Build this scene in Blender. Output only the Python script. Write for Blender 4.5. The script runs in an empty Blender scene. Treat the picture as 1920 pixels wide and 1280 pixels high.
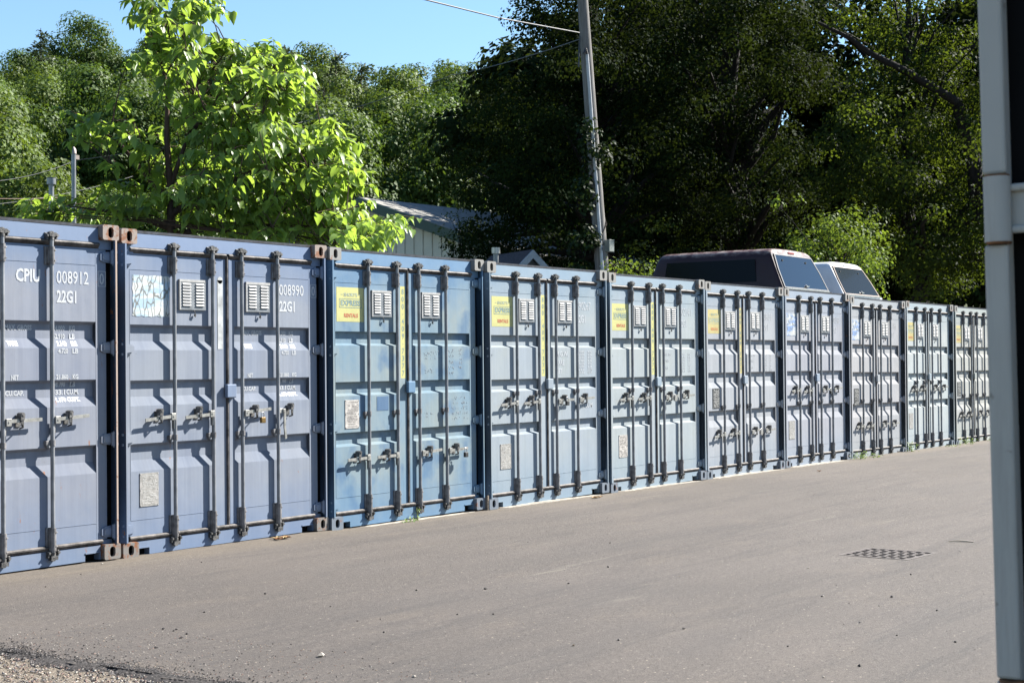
import bpy, math, random
import numpy as np
from mathutils import Vector, Matrix
PI = math.pi
rnd = random.Random(7)
rng = np.random.default_rng(11)
sc = bpy.context.scene
COL = sc.collection

# ------------------------------------------------------------------ camera
CAM = np.array([-8.40354, -9.37963, 1.49900])
cr = (0.56263611, -0.82667101, -0.00745978)
cu = (-0.00902613, -0.0151657, 0.99984425)
cf = (0.82665539, 0.56248115, 0.01599441)
cd = bpy.data.cameras.new('camera')
co = bpy.data.objects.new('camera', cd); COL.objects.link(co)
m = Matrix(((cr[0], cu[0], -cf[0], CAM[0]), (cr[1], cu[1], -cf[1], CAM[1]), (cr[2], cu[2], -cf[2], CAM[2]), (0, 0, 0, 1)))
co.matrix_world = m
cd.sensor_width = 22.3
cd.lens = 22.3 * 2926.35 / 1920
cd.clip_start = 0.1; cd.clip_end = 3000
cd.dof.use_dof = True; cd.dof.focus_distance = 14.5; cd.dof.aperture_fstop = 9.0
sc.camera = co

# ------------------------------------------------------------------ sky, sun, exposure
SUN = Vector((2.05, -1.0, 1.88)).normalized()
elev = math.asin(SUN.z); rot = math.atan2(SUN.x, SUN.y)
w = bpy.data.worlds.new('World'); sc.world = w; w.use_nodes = True
nt = w.node_tree; nt.nodes.clear()
sky = nt.nodes.new('ShaderNodeTexSky'); sky.sky_type = 'NISHITA'; sky.sun_disc = False
sky.sun_elevation = elev; sky.sun_rotation = rot
sky.air_density = 1.35; sky.dust_density = 0.0; sky.ozone_density = 7.0; sky.altitude = 0
bg = nt.nodes.new('ShaderNodeBackground'); bg.inputs['Strength'].default_value = 0.050
wo = nt.nodes.new('ShaderNodeOutputWorld')
nt.links.new(sky.outputs[0], bg.inputs['Color']); nt.links.new(bg.outputs[0], wo.inputs['Surface'])
sl = bpy.data.lights.new('sun', 'SUN'); sl.energy = 5.0; sl.angle = math.radians(0.5); sl.color = (1.0, 0.955, 0.88)
so = bpy.data.objects.new('sun', sl); COL.objects.link(so)
so.rotation_euler = SUN.to_track_quat('Z', 'Y').to_euler(); so.location = (0, -20, 30)
sc.view_settings.view_transform = 'Standard'; sc.view_settings.look = 'None'
sc.view_settings.exposure = 1.98; sc.view_settings.gamma = 1.0; sc.view_settings.use_curve_mapping = False

# ------------------------------------------------------------------ node helpers
def srgb(r, g, b):
    f = lambda c: (c / 255 / 12.92) if c / 255 <= 0.04045 else ((c / 255 + 0.055) / 1.055) ** 2.4
    return (f(r), f(g), f(b), 1)
class NT:
    def __init__(s, name):
        s.m = bpy.data.materials.new(name); s.m.use_nodes = True; s.t = s.m.node_tree; s.t.nodes.clear()
        s.o = s.t.nodes.new('ShaderNodeOutputMaterial'); s.p = s.t.nodes.new('ShaderNodeBsdfPrincipled')
        s.t.links.new(s.p.outputs[0], s.o.inputs[0])
        s.tc = None
    def n(s, k, **kw):
        x = s.t.nodes.new(k)
        for a, b in kw.items(): setattr(x, a, b)
        return x
    def l(s, a, b): s.t.links.new(a, b)
    def coord(s, scale=(1, 1, 1), off=(0, 0, 0), kind='Object'):
        if s.tc is None: s.tc = s.n('ShaderNodeTexCoord')
        mp = s.n('ShaderNodeMapping'); mp.inputs['Scale'].default_value = scale; mp.inputs['Location'].default_value = off
        s.l(s.tc.outputs[kind], mp.inputs[0]); return mp.outputs[0]
    def noise(s, scale, detail=4, rough=.55, vec=None, dist=0):
        x = s.n('ShaderNodeTexNoise'); x.inputs['Scale'].default_value = scale; x.inputs['Detail'].default_value = detail
        x.inputs['Roughness'].default_value = rough; x.inputs['Distortion'].default_value = dist
        if vec is not None: s.l(vec, x.inputs['Vector'])
        return x.outputs['Fac']
    def ramp(s, fac, stops):
        x = s.n('ShaderNodeValToRGB'); e = x.color_ramp.elements
        while len(e) < len(stops): e.new(0.5)
        for i, (p, c) in enumerate(stops):
            e[i].position = p; e[i].color = c if not isinstance(c, (int, float)) else (c, c, c, 1)
        s.l(fac, x.inputs[0]); return x.outputs[0]
    def mix(s, fac, a, b, mode='MIX'):
        x = s.n('ShaderNodeMix'); x.data_type = 'RGBA'; x.blend_type = mode
        for i, q in ((0, fac), (6, a), (7, b)):
            if hasattr(q, 'is_linked'): s.l(q, x.inputs[i])
            else: x.inputs[i].default_value = q
        return x.outputs[2]
    def math(s, op, a, b=0.0, clamp=False):
        x = s.n('ShaderNodeMath'); x.operation = op; x.use_clamp = clamp
        for i, q in ((0, a), (1, b)):
            if hasattr(q, 'is_linked'): s.l(q, x.inputs[i])
            else: x.inputs[i].default_value = q
        return x.outputs[0]
    def bump(s, h, strength=.2, dist=.01):
        b = s.n('ShaderNodeBump'); b.inputs['Strength'].default_value = strength; b.inputs['Distance'].default_value = dist
        s.l(h, b.inputs['Height']); s.l(b.outputs[0], s.p.inputs['Normal'])
    def set(s, **kw):
        for k, v in kw.items():
            k = {'color': 'Base Color', 'rough': 'Roughness', 'metal': 'Metallic', 'spec': 'Specular IOR Level'}.get(k, k)
            if hasattr(v, 'is_linked'): s.l(v, s.p.inputs[k])
            else: s.p.inputs[k].default_value = v
        return s
RUST = (0.16, 0.055, 0.022, 1); RUST2 = (0.30, 0.13, 0.06, 1)
def plain(name, c, rough=.6, metal=0, spec=.4, var=.12, scale=6, bump=0):
    k = NT(name)
    f = k.noise(scale, 5, .6, k.coord())
    c2 = tuple(x * (1 - var * 2) for x in c[:3]) + (1,); c1 = tuple(min(1, x * (1 + var)) for x in c[:3]) + (1,)
    k.set(color=k.ramp(f, [(.3, c2), (.7, c1)]), rough=rough, metal=metal, spec=spec)
    if bump: k.bump(k.noise(scale * 8, 3, .5, k.coord()), bump, .004)
    return k.m
def paint(name, base, alt, low, seed, rust=.3, rough=.54, blot=None, spec=.26):
    """weathered container paint: mottling, vertical weather streaks, bluer foot, rust specks and runs"""
    k = NT(name); o = (seed * 7.3, seed * 3.1, seed * 1.7)
    c = k.mix(k.ramp(k.noise(1.5, 4, .6, k.coord(off=o)), [(.38, 0), (.66, 1)]), base, alt)
    if blot:
        c = k.mix(k.ramp(k.noise(3.2, 3, .5, k.coord(off=(seed, 9, 4))), [(.52, 0), (.66, .8)]), c, blot)
    sx = k.noise(1, 4, .7, k.coord(scale=(16, 3, .55), off=o))
    c = k.mix(k.ramp(sx, [(.4, 0), (.75, .30)]), c, tuple(min(1, x * 1.35 + .04) for x in base[:3]) + (1,))
    sx2 = k.noise(1, 5, .75, k.coord(scale=(34, 3, .9), off=(seed, 2, 1)))
    c = k.mix(k.ramp(sx2, [(.52, 0), (.8, .28)]), c, tuple(x * .62 for x in base[:3]) + (1,))
    # lower part keeps more of the original colour
    sp = k.n('ShaderNodeSeparateXYZ'); k.l(k.coord(), sp.inputs[0])
    zf = k.math('ADD', sp.outputs[2], k.math('MULTIPLY', k.noise(2.4, 4, .6, k.coord(off=o)), .5))
    c = k.mix(k.ramp(zf, [(.22, .75), (.80, 0)]), c, low)
    zt = k.math('SUBTRACT', zf, 2.0)
    c = k.mix(k.ramp(zt, [(.30, 0), (.72, .8)]), c, low)
    # dirt specks / scuffs
    c = k.mix(k.ramp(k.noise(22, 6, .7, k.coord(off=o)), [(.66, 0), (.72, .45)]), c, tuple(x * .55 for x in base[:3]) + (1,))
    rn = k.noise(9, 8, .72, k.coord(scale=(1.6, 1, .55), off=o))
    t = .74 - .12 * rust
    c = k.mix(k.ramp(rn, [(t, 0), (t + .03, .85)]), c, RUST2)
    rr_ = k.noise(1, 6, .75, k.coord(scale=(11, 3, 1.1), off=(seed * 2.3, 1, seed)))
    c = k.mix(k.ramp(rr_, [(.735 - .06 * rust, 0), (.79 - .06 * rust, .45)]), c, (.20, .11, .06, 1))
    k.set(color=c, spec=spec, rough=k.ramp(k.noise(5, 4, .6, k.coord(off=o)), [(.3, rough - .07), (.7, rough + .12)]))
    k.bump(k.noise(3.5, 3, .5, k.coord(off=o)), .22, .012)
    return k.m
def rusty(name, base, amount, seed):
    k = NT(name)
    f = k.noise(13, 7, .68, k.coord(off=(seed, seed * 2, 0)))
    t = .66 - .22 * amount
    c = k.mix(k.ramp(f, [(t, 0), (t + .08, 1)]), base, k.mix(k.noise(40, 4, .6, k.coord()), RUST, RUST2))
    k.set(color=c, rough=.62, spec=.3); k.bump(f, .3, .004)
    return k.m

M = {}
M['bar'] = plain('bar_grey_paint', (.285, .295, .315, 1), .38, .25, .5, .18, 9)
M['bracket'] = plain('bracket_dull_steel', (.24, .23, .23, 1), .5, .3, .45, .3, 18, .3)
M['cam'] = plain('cam_worn_steel', (.15, .145, .14, 1), .5, .35, .5, .45, 34, .5)
M['zinc'] = plain('zinc_handle', (.42, .41, .38, 1), .36, .35, .6, .2, 24, .2)
M['gasket'] = plain('gasket_rubber', (.125, .112, .105, 1), .6, 0, .25, .45, 14, .3)
M['dark'] = plain('dark_interior', (.012, .012, .013, 1), .9, 0, .1)
M['louvre'] = plain('louvre_white', (.46, .46, .45, 1), .6, 0, .2, .1, 20)
M['louvre_plate'] = plain('louvre_plate_grey', (.22, .24, .26, 1), .5, .2, .5, .15, 12)
M['white'] = plain('white_lettering', (.80, .82, .84, 1), .5, 0, .4, .12, 60)
M['yellow'] = plain('yellow_decal', (.56, .54, .22, 1), .45, 0, .4, .06, 5)
M['yellow_old'] = plain('sunned_yellow_decal', (.54, .46, .20, 1), .45, 0, .4, .08, 5)
M['ink'] = plain('faded_ink', (.40, .46, .36, 1), .5, 0, .3, .2, 60)
M['ink_dark'] = plain('blue_grey_ink', (.22, .32, .32, 1), .5, 0, .3, .2, 60)
M['red'] = plain('red_ink', (.55, .17, .09, 1), .5, 0, .3, .15, 50)
M['red_pale'] = plain('pale_red_ink', (.62, .26, .11, 1), .5, 0, .3, .15, 50)
M['plate'] = plain('aluminium_plate', (.40, .385, .36, 1), .5, .2, .5, .2, 30)
M['plate_light'] = plain('aluminium_plate_light', (.60, .56, .52, 1), .45, .2, .5, .2, 30)
M['plate_dark'] = plain('aluminium_plate_dark', (.11, .11, .11, 1), .45, .3, .5, .5, 40)
M['etch'] = plain('plate_etching', (.62, .61, .58, 1), .5, .1, .4)
M['etch_dark'] = plain('plate_etching_dark', (.22, .20, .19, 1), .5, .1, .4)
M['roof_edge'] = plain('dark_roof_edge', (.030, .036, .052, 1), .6, 0, .3, .4, 20)
M['brass'] = plain('brass', (.30, .19, .07, 1), .38, .7, .5, .2, 30)
M['steel'] = plain('polished_steel', (.55, .54, .52, 1), .3, .6, .5, .15, 20)
M['black_plastic'] = plain('black_plastic', (.03, .028, .028, 1), .45, 0, .5)
M['concrete'] = plain('pale_concrete', (.44, .40, .34, 1), .85, 0, .2, .16, 14, .4)

def torn(name, blue):
    k = NT(name)
    v = k.n('ShaderNodeTexVoronoi'); v.feature = 'DISTANCE_TO_EDGE'; v.inputs['Scale'].default_value = 1
    dv = k.n('ShaderNodeVectorMath'); dv.operation = 'ADD'
    nz = k.n('ShaderNodeTexNoise'); nz.inputs['Scale'].default_value = 9; k.l(k.coord(), nz.inputs['Vector'])
    k.l(k.coord(scale=(17, 1, 6)), dv.inputs[0]); k.l(nz.outputs['Color'], dv.inputs[1])
    k.l(dv.outputs[0], v.inputs['Vector'])
    crack = k.ramp(v.outputs['Distance'], [(.03, 0), (.07, 1)])
    band = k.ramp(k.noise(1, 3, .6, k.coord(scale=(2.5, 1, 13), off=(3, 0, 2.2))), [(.46, (.60, .62, .60, 1)), (.56, blue)])
    k.set(color=k.mix(crack, (.16, .17, .16, 1), band), rough=.5)
    return k.m
M['torn'] = torn('torn_white_sticker', (.36, .50, .62, 1))
M['torn2'] = torn('torn_white_blue_sticker', (.20, .32, .58, 1))

# ------------------------------------------------------------------ mesh helpers
class MB:
    def __init__(s): s.v = []; s.f = []; s.sm = []; s.mi = []
    def add(s, vs, fs, smooth=False, mi=0):
        o = len(s.v); s.v.extend(vs)
        for f in fs: s.f.append([i + o for i in f]); s.sm.append(smooth); s.mi.append(mi)
    def box(s, x0, x1, y0, y1, z0, z1, mi=0):
        v = [(x, y, z) for x in (x0, x1) for y in (y0, y1) for z in (z0, z1)]
        s.add(v, [(0, 1, 3, 2), (4, 6, 7, 5), (0, 4, 5, 1), (2, 3, 7, 6), (0, 2, 6, 4), (1, 5, 7, 3)], False, mi); return s
    def tube(s, pts, radii, n=10, mi=0, cap=True):
        pts = [Vector(p) for p in pts]
        if not hasattr(radii, '__len__'): radii = [radii] * len(pts)
        vs = []; fs = []; prev = None
        for i, p in enumerate(pts):
            d = (pts[min(i + 1, len(pts) - 1)] - pts[max(i - 1, 0)])
            d = d.normalized() if d.length > 1e-9 else Vector((0, 0, 1))
            a = prev if prev is not None else (Vector((1, 0, 0)) if abs(d.x) < .8 else Vector((0, 1, 0)))
            a = (a - d * a.dot(d)).normalized(); b = d.cross(a); prev = a
            for k in range(n):
                t = 2 * PI * k / n; vs.append(tuple(p + (a * math.cos(t) + b * math.sin(t)) * radii[i]))
        for i in range(len(pts) - 1):
            for k in range(n):
                k2 = (k + 1) % n; fs.append((i * n + k, i * n + k2, (i + 1) * n + k2, (i + 1) * n + k))
        s.add(vs, fs, True, mi)
        if cap:
            o = len(pts) - 1
            s.add(vs[:n], [tuple(range(n))[::-1]], False, mi); s.add(vs[o * n:], [tuple(range(n))], False, mi)
        return s
    def prism(s, poly, axis, a, b, mi=0, smooth=False):
        """poly of 2D points extruded along axis from a to b"""
        n = len(poly)
        def P(p, t):
            return {'y': (p[0], t, p[1]), 'x': (t, p[0], p[1]), 'z': (p[0], p[1], t)}[axis]
        v = [P(p, a) for p in poly] + [P(p, b) for p in poly]
        s.add(v, [(i, (i + 1) % n, n + (i + 1) % n, n + i) for i in range(n)], smooth, mi)
        s.add(v[:n], [tuple(range(n))[::-1]], False, mi); s.add(v[n:], [tuple(range(n))], False, mi)
        return s
    def build(s, name, mats, parent=None, bevel=0, loc=None, fix=True):
        me = bpy.data.meshes.new(name); me.from_pydata(s.v, [], s.f)
        if not isinstance(mats, (list, tuple)): mats = [mats]
        for q in mats: me.materials.append(q)
        me.polygons.foreach_set('use_smooth', s.sm); me.polygons.foreach_set('material_index', s.mi)
        if fix:
            import bmesh
            b = bmesh.new(); b.from_mesh(me); bmesh.ops.recalc_face_normals(b, faces=b.faces); b.to_mesh(me); b.free()
        me.update()
        return link(name, me, parent, bevel, loc)
def link(name, me, parent=None, bevel=0, loc=None):
    o = bpy.data.objects.new(name, me); COL.objects.link(o)
    if parent is not None: o.parent = parent
    if loc is not None: o.location = loc
    if bevel:
        b = o.modifiers.new('bevel', 'BEVEL'); b.width = bevel; b.segments = 2; b.limit_method = 'ANGLE'; b.angle_limit = .7
    return o
def tag(o, label=None, cat=None, group=None, kind=None):
    if label: o['label'] = label
    if cat: o['category'] = cat
    if group: o['group'] = group
    if kind: o['kind'] = kind
    return o
def empty(name, loc=(0, 0, 0), rot=(0, 0, 0)):
    o = bpy.data.objects.new(name, None); COL.objects.link(o); o.location = loc; o.rotation_euler = rot
    o.empty_display_size = .2; return o

TXT = {}
def text(mb, s, x0, x1, z0, z1, y, mi=0, shear=0):
    """lettering s fitted into the x/z rectangle, laid at depth y (number or function of z)"""
    if s not in TXT:
        c = bpy.data.curves.new('t', 'FONT'); c.body = s; c.resolution_u = 2; c.fill_mode = 'FRONT'; c.offset = .034 if len(s) > 1 and not s  .isdigit() or '.' in s else .010
        o = bpy.data.objects.new('t', c); me = bpy.data.meshes.new_from_object(o)
        v = [tuple(q.co) for q in me.vertices]; f = [tuple(p.vertices) for p in me.polygons]
        bpy.data.objects.remove(o); bpy.data.curves.remove(c); bpy.data.meshes.remove(me)
        TXT[s] = (v, f)
    v, f = TXT[s]
    xs = [q[0] for q in v]; ys = [q[1] for q in v]; a, b = min(xs), max(xs); c0, c1 = min(ys), max(ys)
    out = []
    for q in v:
        zz = z0 + (q[1] - c0) / (c1 - c0) * (z1 - z0); xx = x0 + (q[0] - a) / (b - a) * (x1 - x0) + shear * (zz - z0)
        out.append((xx, y(zz) if callable(y) else y, zz))
    mb.add(out, f, False, mi)

# ------------------------------------------------------------------ world placement helpers (a metres ahead, b metres to the right of the viewpoint)
FH = np.array([.82667, .56249]); RH = np.array([.56249, -.82667])
def W(a, b, z=0.0):
    p = CAM[:2] + FH * a + RH * b
    return (float(p[0]), float(p[1]), float(z))
def PX(a, px, py=None):
    b = a * (px - 960) / 2926.35
    if py is None: return W(a, b)
    hor = 686.8 + (px - 960) * -.00746
    return W(a, b, 1.499 + a * (hor - py) / 2926.35)

# ------------------------------------------------------------------ ground
def asphalt():
    k = NT('asphalt')
    big = k.noise(.55, 4, .6, k.coord(scale=(.45, 1, 1)))
    c = k.ramp(big, [(.3, (0.095, 0.082, 0.072, 1)), (.7, (0.128, 0.110, 0.097, 1))])
    st = k.noise(1, 6, .7, k.coord(scale=(.55, 3.6, 1)))
    c = k.mix(k.ramp(st, [(.48, 0), (.64, .45)]), c, (0.076, 0.067, 0.062, 1))
    sand = k.noise(1.3, 7, .72, k.coord(scale=(.7, 1.4, 1), off=(5, 2, 0)))
    c = k.mix(k.ramp(sand, [(.54, 0), (.74, .45)]), c, (0.179, 0.146, 0.114, 1))
    mid = k.noise(24, 6, .85, k.coord())
    c = k.mix(k.ramp(mid, [(.34, .55), (.48, 0)]), c, (0.044, 0.039, 0.036, 1))
    c = k.mix(k.ramp(mid, [(.54, 0), (.68, .55)]), c, (0.204, 0.177, 0.155, 1))
    f1 = k.noise(85, 4, .8, k.coord())
    c = k.mix(k.ramp(f1, [(.34, .8), (.46, 0)]), c, (0.034, 0.030, 0.028, 1))
    c = k.mix(k.ramp(k.noise(60, 3, .8, k.coord(off=(3, 3, 0))), [(.62, 0), (.70, .7)]), c, (0.291, 0.255, 0.224, 1))
    v = k.n('ShaderNodeTexVoronoi'); v.inputs['Scale'].default_value = 13; k.l(k.coord(), v.inputs['Vector'])
    c = k.mix(k.ramp(v.outputs['Distance'], [(.05, .85), (.09, 0)]), c, (0.407, 0.346, 0.284, 1))
    v = k.n('ShaderNodeTexVoronoi'); v.inputs['Scale'].default_value = 9; k.l(k.coord(off=(2, 7, 0)), v.inputs['Vector'])
    c = k.mix(k.ramp(v.outputs['Distance'], [(.04, .8), (.07, 0)]), c, (0.029, 0.025, 0.023, 1))
    ln = k.noise(1, 5, .6, k.coord(scale=(.16, 2.6, 1), off=(8, 1, 0)), .6)
    c = k.mix(k.ramp(ln, [(.555, 0), (.575, .35), (.60, .05)]), c, (0.044, 0.042, 0.042, 1))
    c = k.mix(k.ramp(k.noise(1, 7, .8, k.coord(scale=(.30, 2.0, 1), off=(1, 6, 0))), [(.60, 0), (.70, .5)]), c, (0.231, 0.205, 0.169, 1))
    fl = k.noise(38, 2, .5, k.coord(off=(1, 1, 0))); c = k.mix(k.ramp(fl, [(.70, 0), (.74, .8)]), c, (0.286, 0.255, 0.226, 1)); c = k.mix(k.ramp(fl, [(.26, .8), (.30, 0)]), c, (0.028, 0.027, 0.027, 1))
    sp = k.n('ShaderNodeSeparateXYZ'); k.l(k.coord(), sp.inputs[0])
    dn = k.math('ADD', sp.outputs[1], k.math('MULTIPLY', k.noise(2.2, 6, .75, k.coord(scale=(.6, 1, 1), off=(4, 4, 0))), .9))
    c = k.mix(k.ramp(dn, [(.02, 0), (.40, .55)]), c, (.165, .135, .10, 1))
    pt = k.noise(.5, 3, .5, k.coord(scale=(.6, 1.6, 1), off=(11, 3, 0)))
    c = k.mix(k.ramp(pt, [(.56, 0), (.60, .16)]), c, (.07, .066, .064, 1))
    k.set(color=c, rough=.85, spec=.3)
    h = k.math('ADD', k.math('MULTIPLY', f1, .4), k.math('MULTIPLY', mid, .6))
    k.bump(h, .7, .012)
    return k.m
M['asphalt'] = asphalt()
GR = (3.70, -4.79)         # drain grate centre
def gz(x, y):
    d = math.hypot((x - GR[0]) / 1.1, (y - GR[1]) / .9)
    z = -.040 * math.exp(-d * d * .9)
    z += .007 * math.sin(x * .9 + y * 1.7) * math.sin(y * .8 - .4 * x + 1) * min(1, max(0, (-y - .6)))
    z += -.02 * math.exp(-((y + 6.3 - .06 * x) / .5) ** 2) * .35
    z += .020 * min(1, max(0, (y + .35) / .3)) * (1 if x < 2.4 else max(.35, 1 - (x - 2.4) * 2))
    return z
def grid_sheet(name, xs, ys, zf, mat):
    mb = MB(); nx = len(xs); ny = len(ys)
    v = [(x, y, zf(x, y)) for y in ys for x in xs]
    f = [(j * nx + i, j * nx + i + 1, (j + 1) * nx + i + 1, (j + 1) * nx + i) for j in range(ny - 1) for i in range(nx - 1)]
    mb.add(v, f, True); return mb.build(name, mat)
xs = np.concatenate([np.arange(-12, -3.2, .4), np.arange(-3.2, 9, .12), np.arange(9, 34, .5)])
ys = np.concatenate([np.arange(-14, -8, .4), np.arange(-8, 0.5, .12), np.arange(.5, 8.6, 1.0)])
# the paved yard ends in a ragged edge against gravel at x = -3.05
xs = np.unique(np.round(np.concatenate([xs[xs > -3.02], [GR[0] - .265, GR[0] + .265]]), 4)); ys = np.unique(np.round(np.concatenate([ys, [GR[1] - .275, GR[1] + .275]]), 4))
def edge(y): return -3.05 + .03 * math.sin(y * 7) + .02 * math.sin(y * 23 + 1)
o = grid_sheet('asphalt_yard', list(xs), list(ys), gz, M['asphalt'])
me = o.data
import bmesh
bm_ = bmesh.new(); bm_.from_mesh(me)
bmesh.ops.delete(bm_, geom=[f for f in bm_.faces if abs(f.calc_center_median().x - GR[0]) < .264 and abs(f.calc_center_median().y - GR[1]) < .274], context='FACES')
bm_.to_mesh(me); bm_.free()
for v in me.vertices:
    if abs(v.co.x - xs[0]) < 1e-6: v.co.x = edge(v.co.y); v.co.z -= .0
tag(o, kind='structure')
# crumbling edge skirt of the asphalt
mb = MB(); ly = np.arange(-8, 1, .012)
vv = []
for i, y in enumerate(ly):
    e = edge(y); j = rnd.uniform(-.035, .035)
    vv += [(e + .05 + abs(j), y, gz(e + .1, y) + .003), (e + .015 + j * .4, y, .003), (e - .03 + j * .6, y, -.006), (e - .09 + j, y, -.024)]
mb.add(vv, [(i * 4 + k, i * 4 + k + 1, i * 4 + k + 5, i * 4 + k + 4) for i in range(len(ly) - 1) for k in range(3)], True)
ke = NT('asphalt_broken_edge'); fe = ke.noise(55, 5, .8, ke.coord())
ke.set(color=ke.ramp(fe, [(.42, (.025, .023, .022, 1)), (.60, (.11, .10, .095, 1)), (.72, (.34, .30, .26, 1))]), rough=.9, spec=.2); ke.bump(fe, .8, .01)
tag(mb.build('asphalt_edge', ke.m), kind='structure')

kg = NT('gravel_ground')
fg = kg.noise(60, 4, .8, kg.coord())
kg.set(color=kg.ramp(fg, [(.35, (.10, .085, .07, 1)), (.5, (.26, .22, .17, 1)), (.68, (.42, .36, .30, 1))]), rough=.9, spec=.2); kg.bump(fg, 1, .02)
gp = []
mb = MB(); mb.add([(-14, -14, -.016), (-3.0, -14, -.016), (-3.0, 8, -.016), (-14, 8, -.016)], [(0, 1, 2, 3)])
tag(mb.build('gravel_ground', kg.m), kind='structure')
# the ground that carries everything to the horizon
kg = NT('rough_grass_ground'); f = kg.noise(.4, 8, .7, kg.coord())
kg.set(color=kg.ramp(f, [(.35, (.035, .05, .018, 1)), (.65, (.09, .10, .045, 1))]), rough=.95, spec=.1)
M['grassland'] = kg.m
mb = MB(); mb.add([(-900, -900, -.08), (1200, -900, -.08), (1200, 1200, -.08), (-900, 1200, -.08)], [(0, 1, 2, 3)])
mb.v = [(x, y, z if z > -.05 else -.2) for x, y, z in mb.v]
tag(mb.build('ground', kg.m), kind='structure')

# hill rising behind the yard
def hz(a, b):
    t = max(0.0, a - 56)
    z = .236 * t if t < 110 else .236 * 110 + .04 * (t - 110)
    z *= 1 - .16 * math.exp(-((b + 6) / 22.0) ** 2)
    z *= 1 if b < 0 else max(.55, 1 - .010 * b)
    return z + .6 * math.sin(a * .11 + b * .07) * min(1, t / 20) - .12
mb = MB(); A = np.arange(52, 260, 6); B = np.arange(-170, 200, 8)
vv = []
for a in A:
    for b in B: vv.append(W(a, b, hz(a, b) if a > 55 else -.3))
nb = len(B)
mb.add(vv, [(i * nb + j, i * nb + j + 1, (i + 1) * nb + j + 1, (i + 1) * nb + j) for i in range(len(A) - 1) for j in range(nb - 1)], True)
tag(mb.build('hill', M['grassland']), kind='structure')

# pebbles on the gravel (uncountable), grit on the asphalt (uncountable)
def pebble_mesh(pts, sizes, name, mats, parent=None):
    vs = []; fs = []; mi = []
    base = np.array([(1, 0, 0), (-1, 0, 0), (0, 1, 0), (0, -1, 0), (0, 0, 1), (0, 0, -1), (.7, .7, .3), (-.7, .6, .4)])[:6]
    tri = [(0, 2, 4), (2, 1, 4), (1, 3, 4), (3, 0, 4), (2, 0, 5), (1, 2, 5), (3, 1, 5), (0, 3, 5)]
    for p, s in zip(pts, sizes):
        q = base * (rng.uniform(.6, 1.25, (6, 3))) * np.array([1, 1, .65]) * s
        t = rng.uniform(0, 6.28); c, d = math.cos(t), math.sin(t)
        q = q @ np.array([[c, d, 0], [-d, c, 0], [0, 0, 1]]) + p
        o = len(vs); vs += [tuple(z) for z in q]; k = rnd.randrange(len(mats))
        for f in tri: fs.append((f[0] + o, f[1] + o, f[2] + o)); mi.append(k)
    me = bpy.data.meshes.new(name); me.from_pydata(vs, [], fs)
    for q in mats: me.materials.append(q)
    me.polygons.foreach_set('material_index', mi); me.update()
    return link(name, me, parent)
stone_m = [plain('stone_' + n, c, .85, 0, .25, .2, 60) for n, c in (('tan', (.36, .29, .225, 1)), ('grey', (.23, .21, .20, 1)), ('pale', (.48, .44, .38, 1)), ('dark', (.10, .09, .085, 1)), ('rose', (.28, .19, .16, 1)))]
M['crumb'] = plain('tar_crumb', (.022, .020, .020, 1), .8, 0, .3, .3, 40)
n = 9000
px = -3.03 - rng.random(n) ** 1.1 * 1.6; py = rng.uniform(-5.2, -1.8, n)
pts = np.stack([px, py, np.full(n, -.010)], 1)
o = pebble_mesh(pts, rng.uniform(.004, .011, n), 'gravel', stone_m)
tag(o, kind='stuff', label='pale and brown gravel stones beside the broken asphalt edge', cat='gravel')
n = 6000
gy = rng.uniform(-5.2, -1.8, n); gx = np.array([edge(y) for y in gy]) + rng.normal(size=n) * .032 + np.where(rng.random(n) < .5, 0, rng.exponential(.06, n))
o = pebble_mesh(np.stack([gx, gy, np.where(gx > -3.03,   .004, -.008)], 1), rng.uniform(.002, .007, n), 'asphalt_crumbs', [M['crumb'], M['crumb'], M['crumb'], stone_m[3], stone_m[1]])
tag(o, kind='stuff', label='black crumbs along the broken asphalt edge', cat='asphalt crumbs')
n = 2600
gx = rng.uniform(-3, 16, n); gy = -rng.random(n) ** .8 * 7.2
keep = np.hypot((gx - GR[0]), (gy - GR[1])) > .45; gx = gx[keep]; gy = gy[keep]
pts = np.array([(x, y, gz(x, y) + .001) for x, y in zip(gx, gy)])
o = pebble_mesh(pts, rng.uniform(.0018, .0048, len(pts)) , 'grit', stone_m[:3] + [stone_m[2], stone_m[3]])
tag(o, kind='stuff', label='scattered fine grit over the asphalt', cat='grit')
n = 1500
gx = -3.0 + rng.random(n) ** 2 * .9; gy = rng.uniform(-5, -2, n)
o = pebble_mesh(np.array([(x, y, gz(x, y) + .001) for x, y in zip(gx, gy)]), rng.uniform(.002, .007, n), 'loose_gravel', stone_m)
tag(o, kind='stuff', label='loose gravel kicked onto the asphalt along its broken edge', cat='gravel')
STN = [(602, 1232, .022, 2, 'pale loose stone, largest one lying on the asphalt in front'), (330, 1180, .012, 3, None), (292, 1215, .012, 3, None), (910, 1103, .014, 3, None), (1160, 1200, .012, 1, None), (1140, 1062, .012, 3, None), (1672, 1117, .014, 3, None), (1612, 1247, .014, 3, None), (1541, 1117, .012, 3, None), (1757, 1143, .010, 3, None), (1075, 1210, .012, 0, None)]
def gnd(u, v):
    d = np.array(cf) + np.array(cr) * (u - 960) / 2926.35 - np.array(cu) * (v - 640) / 2926.35
    t = -CAM[2] / d[2]; return CAM + d * t
sr = random.Random(21)
for _ in range(34): STN.append((sr.uniform(60, 1820), sr.uniform(1010, 1270), sr.uniform(.006, .013), sr.choice([3, 3, 3, 5, 2]), None))
stone_m.append(M['crumb'])
for u, v, s, k, lb in STN:
    p = gnd(u, v)
    o = pebble_mesh(np.array([(0, 0, s * .4)]), [s], 'stone', [stone_m[k]]); o.location = (p[0], p[1], gz(p[0], p[1]))
    tag(o, lb or 'small loose stone lying alone on the open asphalt', 'stone', 'loose stones on the asphalt')
    if lb: del o['group']

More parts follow.
